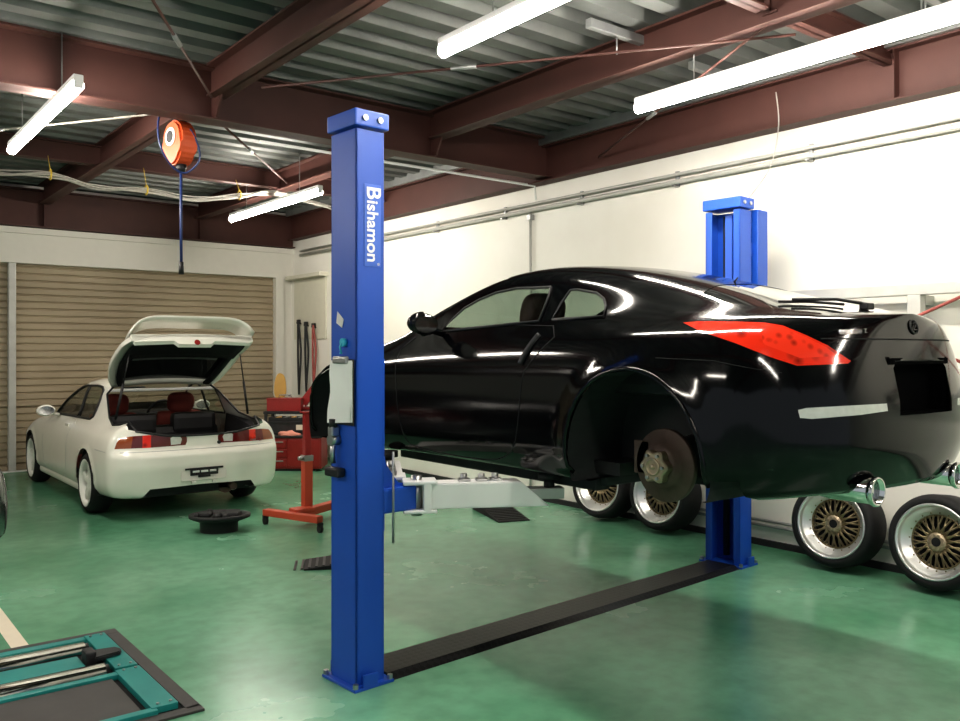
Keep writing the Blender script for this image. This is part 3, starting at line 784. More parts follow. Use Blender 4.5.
# brakes, hubs and suspension
def corner(s, y, z):
    d = MB(); mx = Matrix.Translation((s*.71,y,z)) @ Matrix.Diagonal((s,1,1,1))
    d.lathe([(.06,.035),(.095,.035),(.098,.0),(.158,.0),(.162,-.005),(.162,-.025),(.158,-.03),(.06,-.03)],48,mx)
    o = d.build('brake_disc', M['rust'], coupe)
    h = MB()
    star = []
    for k in range(60):
        a = 2*PI*k/60; star.append((.069+.008*math.cos(6*a), a))
    n = len(star); vs = []
    for hx, f in ((.035,1),(.070,1),(.076,.9)):
        vs += [mx @ Vector((hx, r*f*math.cos(a), r*f*math.sin(a))) for r, a in star]
    fs = [(l*n+i, l*n+(i+1)%n, (l+1)*n+(i+1)%n, (l+1)*n+i) for l in range(2) for i in range(n)] + [tuple(range(2*n,3*n))]
    h._add(vs, fs); h.lathe([(.040,.076),(.040,.082),(.030,.084),(.026,.072),(.012,.072),(.010,.086),(.001,.086)],24,mx)
    hb = h.build('hub', M['hub_metal'], o)
    for k in range(6):
        a = 2*PI*k/6; st = MB(); st.cyl(mx@Vector((.07,.055*math.cos(a),.055*math.sin(a))), mx@Vector((.088,.055*math.cos(a),.055*math.sin(a))), .007, n=8); st.build('wheel_stud', M['steel'], hb)
    c = MB(); c.box((s*.66-.05,y+.085,z-.05),(s*.66+.09*s+.05,y+.175,z+.10),.02); c.build('brake_caliper', M['rust'], coupe)
    a = MB(); a.tube([(s*.68,y,z-.04),(s*.50,y+.30,z-.05)],.026); a.tube([(s*.68,y+.02,z-.08),(s*.25,y-.05,z-.06)],.03); a.tube([(s*.66,y,z+.08),(s*.40,y+.02,z+.12)],.022)
    a.build('control_arm', M['liner'], coupe)
    k = MB(); k.tube([(s*.58,y-.14,z-.02),(s*.54,y-.13,z+.45)],.022)
    cp = [(s*.56+.05*math.cos(t), y-.135+.05*math.sin(t), z+.12+t*.012) for t in np.linspace(0, 12*PI/1.6, 90)]
    k.tube(cp,.009,n=6); k.build('shock_absorber', mat('spring_green', (.02,.10,.075), .4) if 'spring_green' not in bpy.data.materials else bpy.data.materials['spring_green'], coupe)
for s in (-1, 1): corner(s, -.02, .30); corner(s, 2.65, .30)
# ------------------------------------------------------------------ the white hatchback with its tailgate up
HO = (3.00, 8.97, 0)
TH = [ # y   w    zb   zm   zsh  xsh  wb   zbelt wr   zre  zc
 (-0.92,0.8,0.24,0.52,0.79,0.745,0.68,0.862,0.45,0.885,0.89),
 (-0.7,0.842,0.23,0.52,0.84,0.775,0.69,0.905,0.47,0.955,0.965),
 (-0.4,0.85,0.22,0.5,0.82,0.785,0.695,0.87,0.5,1.045,1.075),
 (-0.05,0.852,0.21,0.5,0.827,0.79,0.7,0.88,0.525,1.15,1.19),
 (0.25,0.85,0.2,0.5,0.825,0.79,0.705,0.882,0.545,1.225,1.262),
 (0.55,0.846,0.2,0.5,0.821,0.79,0.71,0.878,0.56,1.265,1.305),
 (0.95,0.845,0.2,0.5,0.813,0.785,0.715,0.87,0.57,1.27,1.315),
 (1.25,0.845,0.2,0.5,0.807,0.785,0.72,0.862,0.585,1.215,1.265),
 (1.55,0.845,0.2,0.5,0.8,0.785,0.728,0.852,0.635,1.085,1.14),
 (1.85,0.846,0.2,0.5,0.79,0.785,0.735,0.84,0.69,0.95,1.01),
 (2.05,0.848,0.2,0.5,0.78,0.785,0.73,0.812,0.6,0.9,0.918),
 (2.57,0.85,0.2,0.5,0.78,0.765,0.68,0.812,0.38,0.842,0.852),
 (3.0,0.835,0.2,0.48,0.7,0.73,0.63,0.74,0.36,0.775,0.785),
 (3.25,0.81,0.2,0.46,0.62,0.7,0.6,0.66,0.35,0.69,0.7),
 (3.4,0.79,0.21,0.44,0.56,0.68,0.58,0.59,0.35,0.615,0.62)]
HARC = [(0,.30,.335),(2.57,.30,.335)]
H = CarShell(TH, HO, lambda z: (.06*(.5-z)/.3 if z < .5 else (.05*min(1,(z-.62)/.05) if z > .62 else 0)), lambda z: -.02 if z < .3 else -.08*max(0,(z-.45)/.2), Lr=.30, Lf=.55, nr=3.4, nf=2.3, arches=HARC, ringw=.05, ringh=.010)
hatch = thing('hatchback_car', 'white hatchback parked by the shutter with its tailgate raised', 'car', HO)
for cy, cz, R in HARC: H.cut('hole', 'x', arch_poly(cy, cz, R, .0), cond=lambda c: c.x < -.5)
P_hw = [(1.78,.878),(1.50,1.055),(1.25,1.155),(1.02,1.213),(.86,1.225),(.86,.884)]
P_hq = [(.835,.885),(.835,1.223),(.60,1.224),(.44,1.212),(.35,1.18),(.31,1.09),(.31,.92),(.36,.892)]
H.cut('side_window', 'x', P_hw, cond=lambda c: c.z > .85); H.cut('quarter_window', 'x', P_hq, cond=lambda c: c.z > .85)
P_hd = smoothpoly([(1.86,.85),(1.92,.62),(1.88,.34),(1.74,.245),(.98,.245),(.82,.42),(.80,.70),(.81,.86)],3)
H.cut('door', 'x', P_hd, cond=lambda c: c.z < .87, keep_region='body')
P_ht = [(114.3,449.3),(116.5,443),(120.7,438),(133,436.2),(150,435.2),(166,434.4),(184,434.2),(187,437.5),(187,441.5),(185.5,445),(169,446.3),(150,447.8)]
H.cut('tail_light', 'px', P_ht)
H.cut('amber', 'px', [(113,450),(118,435),(133,435),(131,449)], keep_region='tail_light')
H.cut('stop', 'px', [(142.5,448.5),(142.5,434.5),(151,434.5),(151,448)], keep_region='tail_light')
H.cut('reverse', 'px', [(171,445),(170.5,438),(173,436.5),(180,436.2),(182,439),(180.5,444)], keep_region='tail_light')
H.cut('hole', 'z', [(.01,.30),(-.50,.28),(-.585,.22),(-.66,-.15),(-.70,-.42),(-.68,-.60),(-.60,-.66),(-.50,-.72),(-.36,-.80),(.01,-.83)], cond=lambda c: c.z > .80)
H.cut('hole', 'y', [(-.66,.86),(-.50,.825),(-.34,.795),(.01,.785),(.01,1.02),(-.66,1.02)], cond=lambda c: c.y < -.5)
H.cut('hole', 'y', [(-.60,.10),(-.56,.22),(-.49,.305),(.01,.315),(.01,.10)], cond=lambda c: c.y < -.4)
for f in H.bm.faces:
    c = f.calc_center_median()
    if c.y < -.42 and c.z < .27 and abs(c.x) < .54: f[H.lay] = H.names.index('hole')
H.cut('windshield', 'z', [(.01,1.15),(-.40,1.12),(-.56,1.06),(-.645,1.46),(-.70,1.82),(-.60,1.92),(.01,2.0)], cond=lambda c: c.z > .86)
H.cut('headlight', 'x', [(3.2,.55),(2.95,.68),(2.78,.70),(2.8,.62),(3.1,.52)], cond=lambda c: c.x < -.3)
H.panel('body', 'body', M['white_paint'], hatch)
hd = H.panel('door', 'door', M['white_paint'], hatch, join=False)
H.panel('side_window', 'side_window', M['clear_glass'], hatch, join=False, depth=.004)
H.panel('quarter_window', 'quarter_window', M['glass'], hatch, join=False, depth=.004)
H.panel('windshield', 'windshield', M['clear_glass'], hatch, depth=.004)
H.panel('headlight', 'headlight', M['lens_clear'], hatch, join=False)
ht = H.panel('tail_light', 'tail_light', M['tail_dark'], hatch, join=False)
for nm, out, mm in (('amber','turn_lens',M['tail_amber']),('stop','stop_lens',M['tail_red']),('reverse','reversing_lens',M['lens_clear'])):
    for a, b in zip(ht, H.panel(nm, out, mm, hatch, join=False)): b.parent = a
b = MB(); b.tube(H.outline('x', P_hd[:-1], closed=False, step=.05), .003, n=5); pair(b, 'shut_line', M['dust_grey'], hatch)
b = MB(); b.tube(H.outline('x', [(-.33,.655),(-.66,.655)], closed=False, step=.04), .003, n=5); pair(b, 'shut_line', M['dust_grey'], hatch)
lp_ = [p for p in [H.hit('y', (x,.655))[0] for x in np.linspace(-.74,-.002,14)] if p is not None]
b = MB(); b.tube(lp_+[Vector((-p.x,p.y,p.z)) for p in lp_[::-1]], .003, n=5); b.build('bumper_gap', M['dust_grey'], hatch)
b = MB(); fr = H.outline('x', P_hw[:-2]+P_hq[2:] , step=.06, off=.003); b.tube(fr, .013, closed=True, n=6); pair(b, 'window_seal', M['black_plastic'], hatch)
b = MB(); b.tube([H.hit('x',(.848,z))[0] for z in np.linspace(.885,1.22,6)], .014, n=6); pair(b, 'window_pillar', M['black_plastic'], hatch)
b = MB()
oq = [H.hit('z', q)[0]+Vector((0,0,.004)) for q in [(-.002,.30),(-.25,.295),(-.50,.28),(-.585,.22),(-.66,-.15),(-.70,-.42),(-.68,-.60),(-.62,-.655)]]; oq += [H.hit('y',q)[0]+Vector((0,-.003,0)) for q in [(-.60,.845),(-.50,.825),(-.34,.795),(-.17,.787),(-.002,.785)]]
b.tube(oq+[Vector((-p.x,p.y,p.z)) for p in oq[::-1]], .011, n=6); b.build('opening_seal', M['black_plastic'], hatch)
for s in (-1, 1):
    for cy, cz, R in HARC:
        b = MB(); ps = [(cy+(R+.015)*math.cos(a), max(.21,cz+(R+.015)*math.sin(a))) for a in np.linspace(-.4, PI+.4, 26)]; n = len(ps)
        b._add([(s*.815,y,z) for y,z in ps]+[(s*.50,y,z) for y,z in ps], [(i,i+1,n+i+1,n+i) for i in range(n-1)]+[tuple(range(n,2*n))]); b.build('wheel_housing', M['liner'], hatch)
        road_wheel(hatch, s*.745, cy, .298, .298, .20, s, 5, M['alloy_white'], rr=.74)
    m_ = MB(); t = bmesh.new(); bmesh.ops.create_uvsphere(t, u_segments=20, v_segments=12, radius=1)
    for v in t.verts: c = v.co; v.co = Vector((c.x*.10, c.y*.07 if c.y > 0 else c.y*.025, c.z*.065))
    for f in t.faces: f.smooth = True
    m_.merge(t, Matrix.Translation((s*.885,1.54,.925))); m_.tube([(s*.74,1.58,.87),(s*.83,1.57,.895)],.02); mo = m_.build('door_mirror', M['white_paint'], hatch)
    g = MB(); g._add([(s*.885+.082*math.cos(a), 1.514, .925+.05*math.sin(a)) for a in [i*PI/12 for i in range(24)]], [tuple(range(24))]); g.build('mirror_glass', M['chrome'], mo)
    h_, n_ = H.hit('x', (.98,.80)); e = MB(); e.box((-.012,-.07,-.015),(.012,.07,.015),.006,Matrix.Translation((h_.x*-s,h_.y,h_.z))); e.build('door_handle', M['white_paint'], hd[0 if s < 0 else 1])
# side skirts, underbody, exhaust
b = MB(); b.box((-.82,.36,.17),(-.72,2.22,.25),.03); pair(b, 'side_skirt', M['white_paint'], hatch)
b = MB(); b.box((-.62,-.70,.20),(.62,-.35,.33),.03); b.box((-.60,.3,.17),(.60,2.3,.24),.02); b.box((-.55,-.35,.22),(.55,.35,.26)); b.build('underbody', M['liner'], hatch)
b = MB(); b.cyl((.30,-.70,.25),(.30,-.40,.25),.075,n=20); b.cyl((.34,-.80,.25),(.34,-.68,.25),.035,n=16); b.build('muffler', M['rust'], hatch)
# plate bracket, emblem, badges
h_, n_ = H.hit('y', (-.01,.43)); py = h_.y-.006
b = MB(); b.box((-.22,py+.002,.355),(.22,py+.012,.485),.004); pr_ = b.build('plate_recess', M['white_trim'], hatch)
b = MB(); b.box((-.185,py-.012,.46),(.185,py,.478),.003); b.box((-.135,py-.010,.405),(.135,py,.46),.004); b.box((-.06,py-.010,.385),(.06,py,.405),.003); b.build('plate_bracket', M['black_plastic'], pr_)
for x0, x1 in ((-.115,-.05),(-.035,.035),(.05,.115)):
    b = MB(); b.box((x0,py-.014,.432),(x1,py-.009,.452),.002); b.build('bracket_glint', M['alloy'], pr_)  # pale blocks put in as the whitish reflections on the black bracket
for x in (-.10,.10):
    b = MB(); b.box((x-.02,py-.01,.325),(x+.02,py+.02,.352),.004); b.build('bumper_tab', M['white_trim'], hatch)
def hsurf(x, z, txt, size, m, name, parent=hatch):
    h, nn = H.hit('y', (-abs(x), z)); p = Vector((x, h.y, h.z)); nn = Vector((nn.x*(-1 if x > 0 else 1), nn.y, nn.z)); return text_mesh(txt, size, .002, m, name, parent, frame((1,0,0), nn, p+nn*.004))
hsurf(.52,.70,'TYPE', .03, M['dust_grey'], 'badge'); hsurf(.60,.70,'R', .05, M['red_enamel'], 'red_badge')
h_, n_ = H.hit('y', (-.16,.705)); b = MB(); b.cyl((.16,h_.y-.012,.705),(.16,h_.y+.01,.705),.017,n=16); b.build('lock_cylinder', M['black_plastic'], hatch)
# cabin and boot
for x in (-.36,.36): seat(hatch, x, .92, .27, M['seat_red'])
b = MB(); b.box((-.60,.22,.30),(.60,.42,.80),.08); b.box((-.56,.20,.70),(-.08,.36,.93),.06); b.box((.08,.20,.70),(.56,.36,.93),.06); b.build('rear_seat', M['black_plastic'], hatch)
b = MB()
b._add([(-.62,-.72,.50),(.62,-.72,.50),(.66,.3,.50),(-.66,.3,.50)], [(0,1,2,3)])
b._add([(-.62,-.72,.50),(.62,-.72,.50),(.62,-.74,.80),(.30,-.80,.765),(-.30,-.80,.765),(-.62,-.74,.80)], [(0,1,2,3,4,5)])
for s in (-1,1): b._add([(s*.62,-.72,.50),(s*.66,.3,.50),(s*.70,.3,.90),(s*.69,-.45,.86),(s*.62,-.68,.80)], [(0,1,2,3,4)])
b.build('boot_lining', M['dark_cavity'], hatch)
b = MB(); b.box((-.68,1.55,.45),(.68,1.92,.88),.08); b.box((-.68,.2,.2),(.68,1.9,.27)); b.box((-.12,.5,.25),(.12,1.6,.5),.04); b.build('dashboard', M['black_plastic'], hatch)
b = MB(); mx = Matrix.Translation((.36,1.42,.84)) @ Matrix.Rotation(math.radians(-65),4,'X')
b.tube([mx @ Vector((.18*math.cos(a),.18*math.sin(a),0)) for a in [i*PI/14 for i in range(28)]], .015, closed=True); b.tube([mx@Vector((-.18,0,0)),mx@Vector((0,0,-.03)),mx@Vector((.18,0,0))],.016)
b.build('steering_wheel', M['black_plastic'], hatch)
b = MB(); b.box((-.12,1.28,1.12),(.12,1.31,1.18),.01); b.build('rear_view_mirror', M['black_plastic'], hatch)
b = MB(); b.box((-.56,.26,1.165),(.56,.34,1.20),.01); b.build('roof_crossmember', M['alloy'], hatch)
# tailgate: (s along from hinge, x across, n outward)
ang = math.radians(27)
gd = Vector((0,-math.cos(ang),math.sin(ang))); gn = Vector((0,math.sin(ang),math.cos(ang)))
gate = bpy.data.objects.new('tailgate', None); C.objects.link(gate); gate.parent = hatch; gate.location = (0,.30,1.245); gate.empty_display_size = .1
def G(s, x, n): return gd*s + Vector((x,0,0)) + gn*n
def gw(s): return float(pchip([0,.15,.5,.85,1.06],[.52,.59,.635,.635,.60], s))
def gc(s, u): return .055*math.sin(PI*min(1,s/1.06))+.035*(1-u*u)
def gsheet(u0, u1, s0, s1, dn, nu=14, ns=14, m=None):
    vs = []; 
    for i in range(ns+1):
        s = s0+(s1-s0)*i/ns
        for j in range(nu+1):
            u = u0+(u1-u0)*j/nu; vs.append(G(s, u*gw(s), gc(s,u)+dn))
    fs = [(i*(nu+1)+j, i*(nu+1)+j+1, (i+1)*(nu+1)+j+1, (i+1)*(nu+1)+j) for i in range(ns) for j in range(nu)]
    m._add(vs, fs, None, True)
def gslab(m, u0, u1, s0, s1, d0, d1, nu=10, ns=10):
    t = MB(); gsheet(u0,u1,s0,s1,d0,nu,ns,t); gsheet(u0,u1,s0,s1,d1,nu,ns,t)
    n1 = (nu+1)*(ns+1); v = list(t.bm.verts); t.bm.verts.ensure_lookup_table(); v = t.bm.verts
    ring = [j for j in range(nu+1)]+[i*(nu+1)+nu for i in range(1,ns+1)]+[ns*(nu+1)+j for j in range(nu-1,-1,-1)]+[i*(nu+1) for i in range(ns-1,0,-1)]
    for a, b2 in zip(ring, ring[1:]+ring[:1]): t.bm.faces.new((v[a],v[b2],v[n1+b2],v[n1+a]))
    m.merge(t.bm, smooth=None)
b = MB()
gslab(b,-1,-.86,0,1.06,-.045,0,3,16); gslab(b,.86,1,0,1.06,-.045,0,3,16); gslab(b,-.87,.87,0,.07,-.04,0,12,2); gslab(b,-.87,.87,.80,1.06,-.03,0,14,5)
# end face of the gate with the notch in the middle
pts = [(-.60,0),(-.57,-.085),(-.20,-.088),(-.16,-.125),(.16,-.125),(.20,-.088),(.57,-.085),(.60,0)]
v = [G(1.06,x,.02+n+.03*(1-(x/.66)**2)) for x,n in pts]+[G(1.025,x,.0+n+.03*(1-(x/.66)**2)) for x,n in pts]; n = len(pts)
b._add(v, [tuple(range(n)), tuple(range(2*n-1,n-1,-1))]+[(i,(i+1)%n,n+(i+1)%n,n+i) for i in range(n)])
b.build('gate_shell', M['white_paint'], gate)
b = MB(); gslab(b,-.87,.87,.62,1.03,-.085,-.03,12,4); gslab(b,-.87,-.76,.05,.70,-.065,-.04,2,10); gslab(b,.76,.87,.05,.70,-.065,-.04,2,10); b.build('inner_trim', M['dark_cavity'], gate)
b = MB(); gsheet(-.86,.86,.06,.82,-.018,14,12,b); b.build('rear_window', M['dark_glass'], gate)
b = MB(); gsheet(-.70,.66,.50,.54,-.05,12,2,b); b.build('reflection_band', M['dust_grey'], gate)  # pale strip standing in for a reflection band in the tailgate glass
b = MB()      # wing spoiler on the outer skin
wp = []
for t in np.linspace(-1,1,31):
    x = .605*math.copysign(abs(t)**.9,t); hgt = .15*(1-abs(t)**6); wp.append((x,hgt))
prof = [(-.12,-.016),(-.09,.018),(0,.034),(.08,.018),(.12,-.006),(.08,-.016)]
vs = []; 
for x,hg in wp:
    for a,c in prof: vs.append(G(.98+a*(1.0+.3*(1-hg/.15))+.06*(hg/.15), x, .035+hg+c))
k = len(prof); fs = [(i*k+j, i*k+(j+1)%k, (i+1)*k+(j+1)%k, (i+1)*k+j) for i in range(len(wp)-1) for j in range(k)]+[tuple(range(k)),tuple(range((len(wp)-1)*k,len(wp)*k))]
b._add(vs, fs, None, True); b.build('spoiler', M['white_paint'], gate)
b = MB(); b.cyl(G(1.062,.02,-.06),G(1.068,.02,-.06),.028,n=20); eb = b.build('gate_emblem', M['red_enamel'], gate)
for s in (-1,1):
    p0 = Vector((s*.665,-.38,.93)); p1 = Vector((0,.30,1.245))+G(.80,s*.555,-.06); q = p0+(p1-p0)*.55
    b = MB(); b.cyl(p0,q,.013,n=8); b.cyl(q,p1,.007,n=8); b.build('gas_strut', M['black_plastic'], hatch)

# ------------------------------------------------------------------ dark car just entering the frame at the left
parked = copy_tree(coupe, None, 'dark grey car, only its tail corner visible at the left edge')
parked.name = 'parked_car'; parked.location = (.205, 7.22, 0)
for o in [x for x in bpy.data.objects if x.parent is parked]:
    bn = o.name.split('.')[0]
    if bn == 'tail_light':
        o.data = o.data.copy(); o.data.materials[0] = M['tail_dark']
        for c in [x for x in bpy.data.objects if x.parent is o]: c.data = c.data.copy(); c.data.materials[0] = M['tail_dark']
    if bn in ('body','door','arch_lip','door_mirror'):
        o.data = o.data.copy(); o.data.materials[0] = M['dark_paint']
    if bn in ('brake_disc','control_arm','shock_absorber','brake_caliper','badge'):
        for c in [x for x in bpy.data.objects if x.parent is o]:
            for d in [x for x in bpy.data.objects if x.parent is c]: bpy.data.objects.remove(d)
            bpy.data.objects.remove(c)
        bpy.data.objects.remove(o)
for s in (-1,1):
    for y in (0,2.65): road_wheel(parked, s*.775, y, .325, .325, .22, s, 6, M['alloy'], rr=.70)
# ================================================================== TWO-POST LIFT
LA = math.radians(3.94); LO = Vector((2.02,3.49,0))
LM = Matrix.Translation(LO) @ Matrix.Rotation(LA,4,'Z')
def lw(x, y, z=0): return LM @ Vector((x,y,z))
TOP = 2.72
def post(name, label, x0, sgn, wy):
    """channel column; sgn=+1 opens towards +x"""
    t = thing(name, label, 'car lift post', lw(x0,0), LA); W = .16; X = lambda a: a*sgn
    def bx(b, a, c, bev=0): b.box((min(X(a[0]),X(c[0])),a[1],a[2]),(max(X(a[0]),X(c[0])),c[1],c[2]),bev)
    b = MB(); bx(b,(0,0,.012),(.014,wy,2.63),.004); bx(b,(0,0,.012),(W,.014,2.63),.004); bx(b,(0,wy-.014,.012),(W,wy,2.63),.004)
    bx(b,(W-.012,0,.012),(W,.055,2.63),.003); bx(b,(W-.012,wy-.055,.012),(W,wy,2.63),.003); b.build('column', M['lift_blue'], t)
    b = MB(); bx(b,(-.015,-.015,2.64),(W+.02,wy+.015,TOP),.008); c = b.build('top_cap', M['lift_blue'], t)
    for xx in (.04,.125):
        b = MB(); b.cyl((X(xx),-.024,2.68),(X(xx),-.013,2.68),.014,n=12); b.build('bolt', M['steel'], c)
    b = MB(); bx(b,(-.03,-.035,0),(W+.035,wy+.035,.014),.003)
    for yy in (-.03,wy+.03): bx(b,(.02,yy-.006,.014),(.10,yy+.006,.07),.002)
    bp = b.build('base_plate', M['lift_blue'], t)
    for xx in (-.016,.18):
        for yy in (-.02,wy+.02):
            b = MB(); b.cyl((X(xx),yy,.014),(X(xx),yy,.035),.014,n=6,smooth=False); b.build('anchor_bolt', M['steel'], bp)
    b = MB(); bx(b,(.03,.06,.70),(W+.05,wy-.06,1.55),.01); bx(b,(.06,.10,1.55),(.10,.16,2.6)); b.build('carriage', M['lift_blue'], t)
    b = MB(); b.cyl((X(.05),wy*.62,.05),(X(.05),wy*.62,2.6),.024,n=14); b.build('hydraulic_ram', M['black_plastic'], t)
    return t, bx
lp, bx = post('lift_post', 'tall blue lift post in front with white lettering and a clipboard', 0, 1, .215)
rp, bx2 = post('lift_post', 'blue lift post standing behind the raised black coupe', 3.51, -1, .29)
# lettering sticker
b = MB(); b.box((.045,-.0025,1.985),(.140,-.0005,2.375),.0008); st = b.build('lettering_sticker', M['sticker_blue'], lp)
text_mesh('ishamon', .088, .0008, M['white_ink'], 'lettering', st, frame((0,0,-1),(0,-1,0),(.088,-.0038,2.152)), bold=.0018)
text_mesh('B', .112, .0008, M['white_ink'], 'logo_letter', st, frame((0,0,-1),(0,-1,0),(.094,-.0038,2.335)), bold=.002)
text_mesh('®', .018, .0006, M['white_ink'], 'registered_mark', st, frame((1,0,0),(0,-1,0),(.125,-.0038,1.997)))
# small foil sticker, lock lever
b = MB(); b.prism([(.10,1.735),(.155,1.775),(.165,1.72),(.115,1.695)], -.003, -.001, Matrix(((0,0,1,0),(1,0,0,0),(0,1,0,0),(0,0,0,1)))); b.build('foil_sticker', M['alloy'], lp)
b = MB(); b.cyl((-.001,.15,1.16),(-.05,.15,1.16),.026,n=16); b.box((-.05,.13,1.18),(-.005,.17,1.225),.008); b.tube([(-.03,.15,1.16),(-.035,.15,1.10),(-.03,.15,1.05)],.014); lk = b.build('lock_lever', M['steel'], lp)
b = MB(); b.box((-.05,.085,.985),(-.001,.20,1.03),.012); b.build('lever_catch', M['black_plastic'], lk)
b = MB(); b.cyl((-.03,.15,1.22),(-.03,.15,1.26),.020,n=14); b.build('lever_grip', M['black_plastic'], lk)
# lifting arms
def arm(parent, x0, sgn, piv, tip, z=.815):
    """blue knuckle and white swing arm in lift coordinates relative to the post"""
    a = Vector((piv[0],piv[1],0)); c = Vector((tip[0],tip[1],0)); d = (c-a); L = d.length; d.normalize(); s = Vector((-d.y,d.x,0))
    mx = Matrix((d,s,Vector((0,0,1)))).transposed().to_4x4(); mx.translation = (a.x,a.y,z)
    b = MB(); b.prism([(.04,0),(L-.10,0),(L+.02,0),(L-.10,0)][:0] or [(.05,-.012),(L+.02,-.012),(L-.13,.115),(.05,.115)], -.065, .065, mx @ Matrix(((1,0,0,0),(0,0,1,0),(0,1,0,0),(0,0,0,1))), bev=.006)
    b.box((-.07,-.075,.108),(.10,.075,.128),.008,mx); b.box((-.07,-.075,-.032),(.10,.075,-.014),.008,mx); b.box((.03,-.075,-.03),(.07,.075,.125),.008,mx)
    o = b.build('swing_arm', M['lift_white'], parent)
    b = MB(); b.cyl((0,0,-.05),(0,0,.15),.028,n=16); bm_ = b; pn = b.build('pivot_pin', M['steel'], o); pn.matrix_local = mx
    b = MB(); b.box((L-.22,-.045,.02),(L+.10,.045,.075),.005,mx); b.build('inner_arm', M['pipe_grey'], o)
    b = MB(); b.cyl((L+.03,0,.07),(L+.03,0,.125),.028,n=16); b.cyl((L+.03,0,.118),(L+.03,0,.155),.058,n=20); pd = b.build('lift_pad', M['rubber'], o); pd.matrix_local = mx
    for k in (.24,.33,.40):
        b = MB(); b.cyl((k,.02,.115),(k,.02,.150),.018,n=12); b.box((k-.03,-.03,.113),(k+.03,.035,.128),.004); q = b.build('pad_adapter', M['steel'], o); q.matrix_local = mx
    return o
for par, sg in ((lp,1),(rp,-1)):
    b = MB(); X0 = sorted((sg*.16, sg*.36)); b.box((X0[0],.0,.80),(X0[1],.26,.92),.012)
    b.prism([(sg*.16,1.15),(sg*.17,1.15),(sg*.20,1.03),(sg*.27,.94),(sg*.36,.92),(sg*.16,.92)], .035, .05, Matrix(((1,0,0,0),(0,0,1,0),(0,1,0,0),(0,0,0,1))))
    b.prism([(sg*.16,1.15),(sg*.17,1.15),(sg*.20,1.03),(sg*.27,.94),(sg*.36,.92),(sg*.16,.92)], .21, .225, Matrix(((1,0,0,0),(0,0,1,0),(0,1,0,0),(0,0,0,1))))
    b.build('arm_bracket', M['lift_blue'], par)
    arm(par, 0, sg, (sg*.38,.03), (sg*.92,-.33)); arm(par, 0, sg, (sg*.38,.24), (sg*.86,.92))
b = MB(); b.cyl((.20,-.02,.66),(.20,-.02,1.10),.006,n=8); b.build('arm_lock_rod', M['dust_grey'], lp)
# motor cover on the outer side of the far post
b = MB(); b.box((.055,-.02,1.0),(.20,.12,2.645),.006); mc = b.build('power_unit_cover', M['lift_blue'], rp)
b = MB(); b.box((.0,.02,1.2),(.06,.10,1.3)); b.box((.0,.02,2.3),(.06,.10,2.4)); b.build('cover_bracket', M['lift_blue'], mc)
for z in (1.90,1.98,2.06):
    b = MB(); b.box((-.166,.10,z),(-.161,.16,z+.035)); b.build('warning_sticker', M['sticker_blue'], rp)
# cross cover plate between the posts
b = MB(); y0, y1 = -.02, .30
b.prism([(y0,0),(y0+.05,.022),(y1-.05,.022),(y1,0)], .20, 3.32, LM @ Matrix(((0,0,1,0),(1,0,0,0),(0,1,0,0),(0,0,0,1))))
tag(b.build('floor_cover_plate', M['plate']), 'black checker-plate strip on the floor between the two blue posts', 'cover plate')
# clipboard with paper, hook
t = thing('clipboard', 'clipboard with white papers hanging on the blue lift post', 'clipboard', lw(-.006,0,0), LA)
b = MB(); b.box((-.010,.004,1.235),(-.001,.180,1.545),.002); b.build('board', M['black_plastic'], t)
b = MB(); nz = 10; ny = 6; vs = []
for i in range(nz+1):
    z = 1.54-.290*i/nz
    for j in range(ny+1):
        y = .003+.185*j/ny+.003*math.sin(i*.9); vs.append((-.014-.005*math.sin(i*.55+j*.6)**2-.012*(i/nz)**2*(j/ny), y+.010*(i/nz)**2, z-.012*(j/ny)*(i/nz)))
b._add(vs, [(i*(ny+1)+j,i*(ny+1)+j+1,(i+1)*(ny+1)+j+1,(i+1)*(ny+1)+j) for i in range(nz) for j in range(ny)], None, True); b.box((-.013,.006,1.25),(-.0105,.185,1.535)); b.build('paper_sheets', M['paper'], t)
b = MB(); b.box((-.030,.035,1.525),(-.010,.15,1.552),.005); b.cyl((-.02,.035,1.552),(-.02,.15,1.552),.008,n=10); b.build('clip', M['steel'], t)
t = thing('magnet_hook', 'small light blue hook holding the clipboard on the post', 'hook', lw(-.001,.09,1.625), LA)
b = MB(); b.cyl((0,0,0),(-.02,0,0),.020,n=16); b.build('magnet', M['cyan'], t)
b = MB(); b.tube([(-.014,0,0),(-.03,0,-.02),(-.02,0,-.055),(-.03,0,-.05)],.005); b.build('hook_wire', M['cyan'], t)

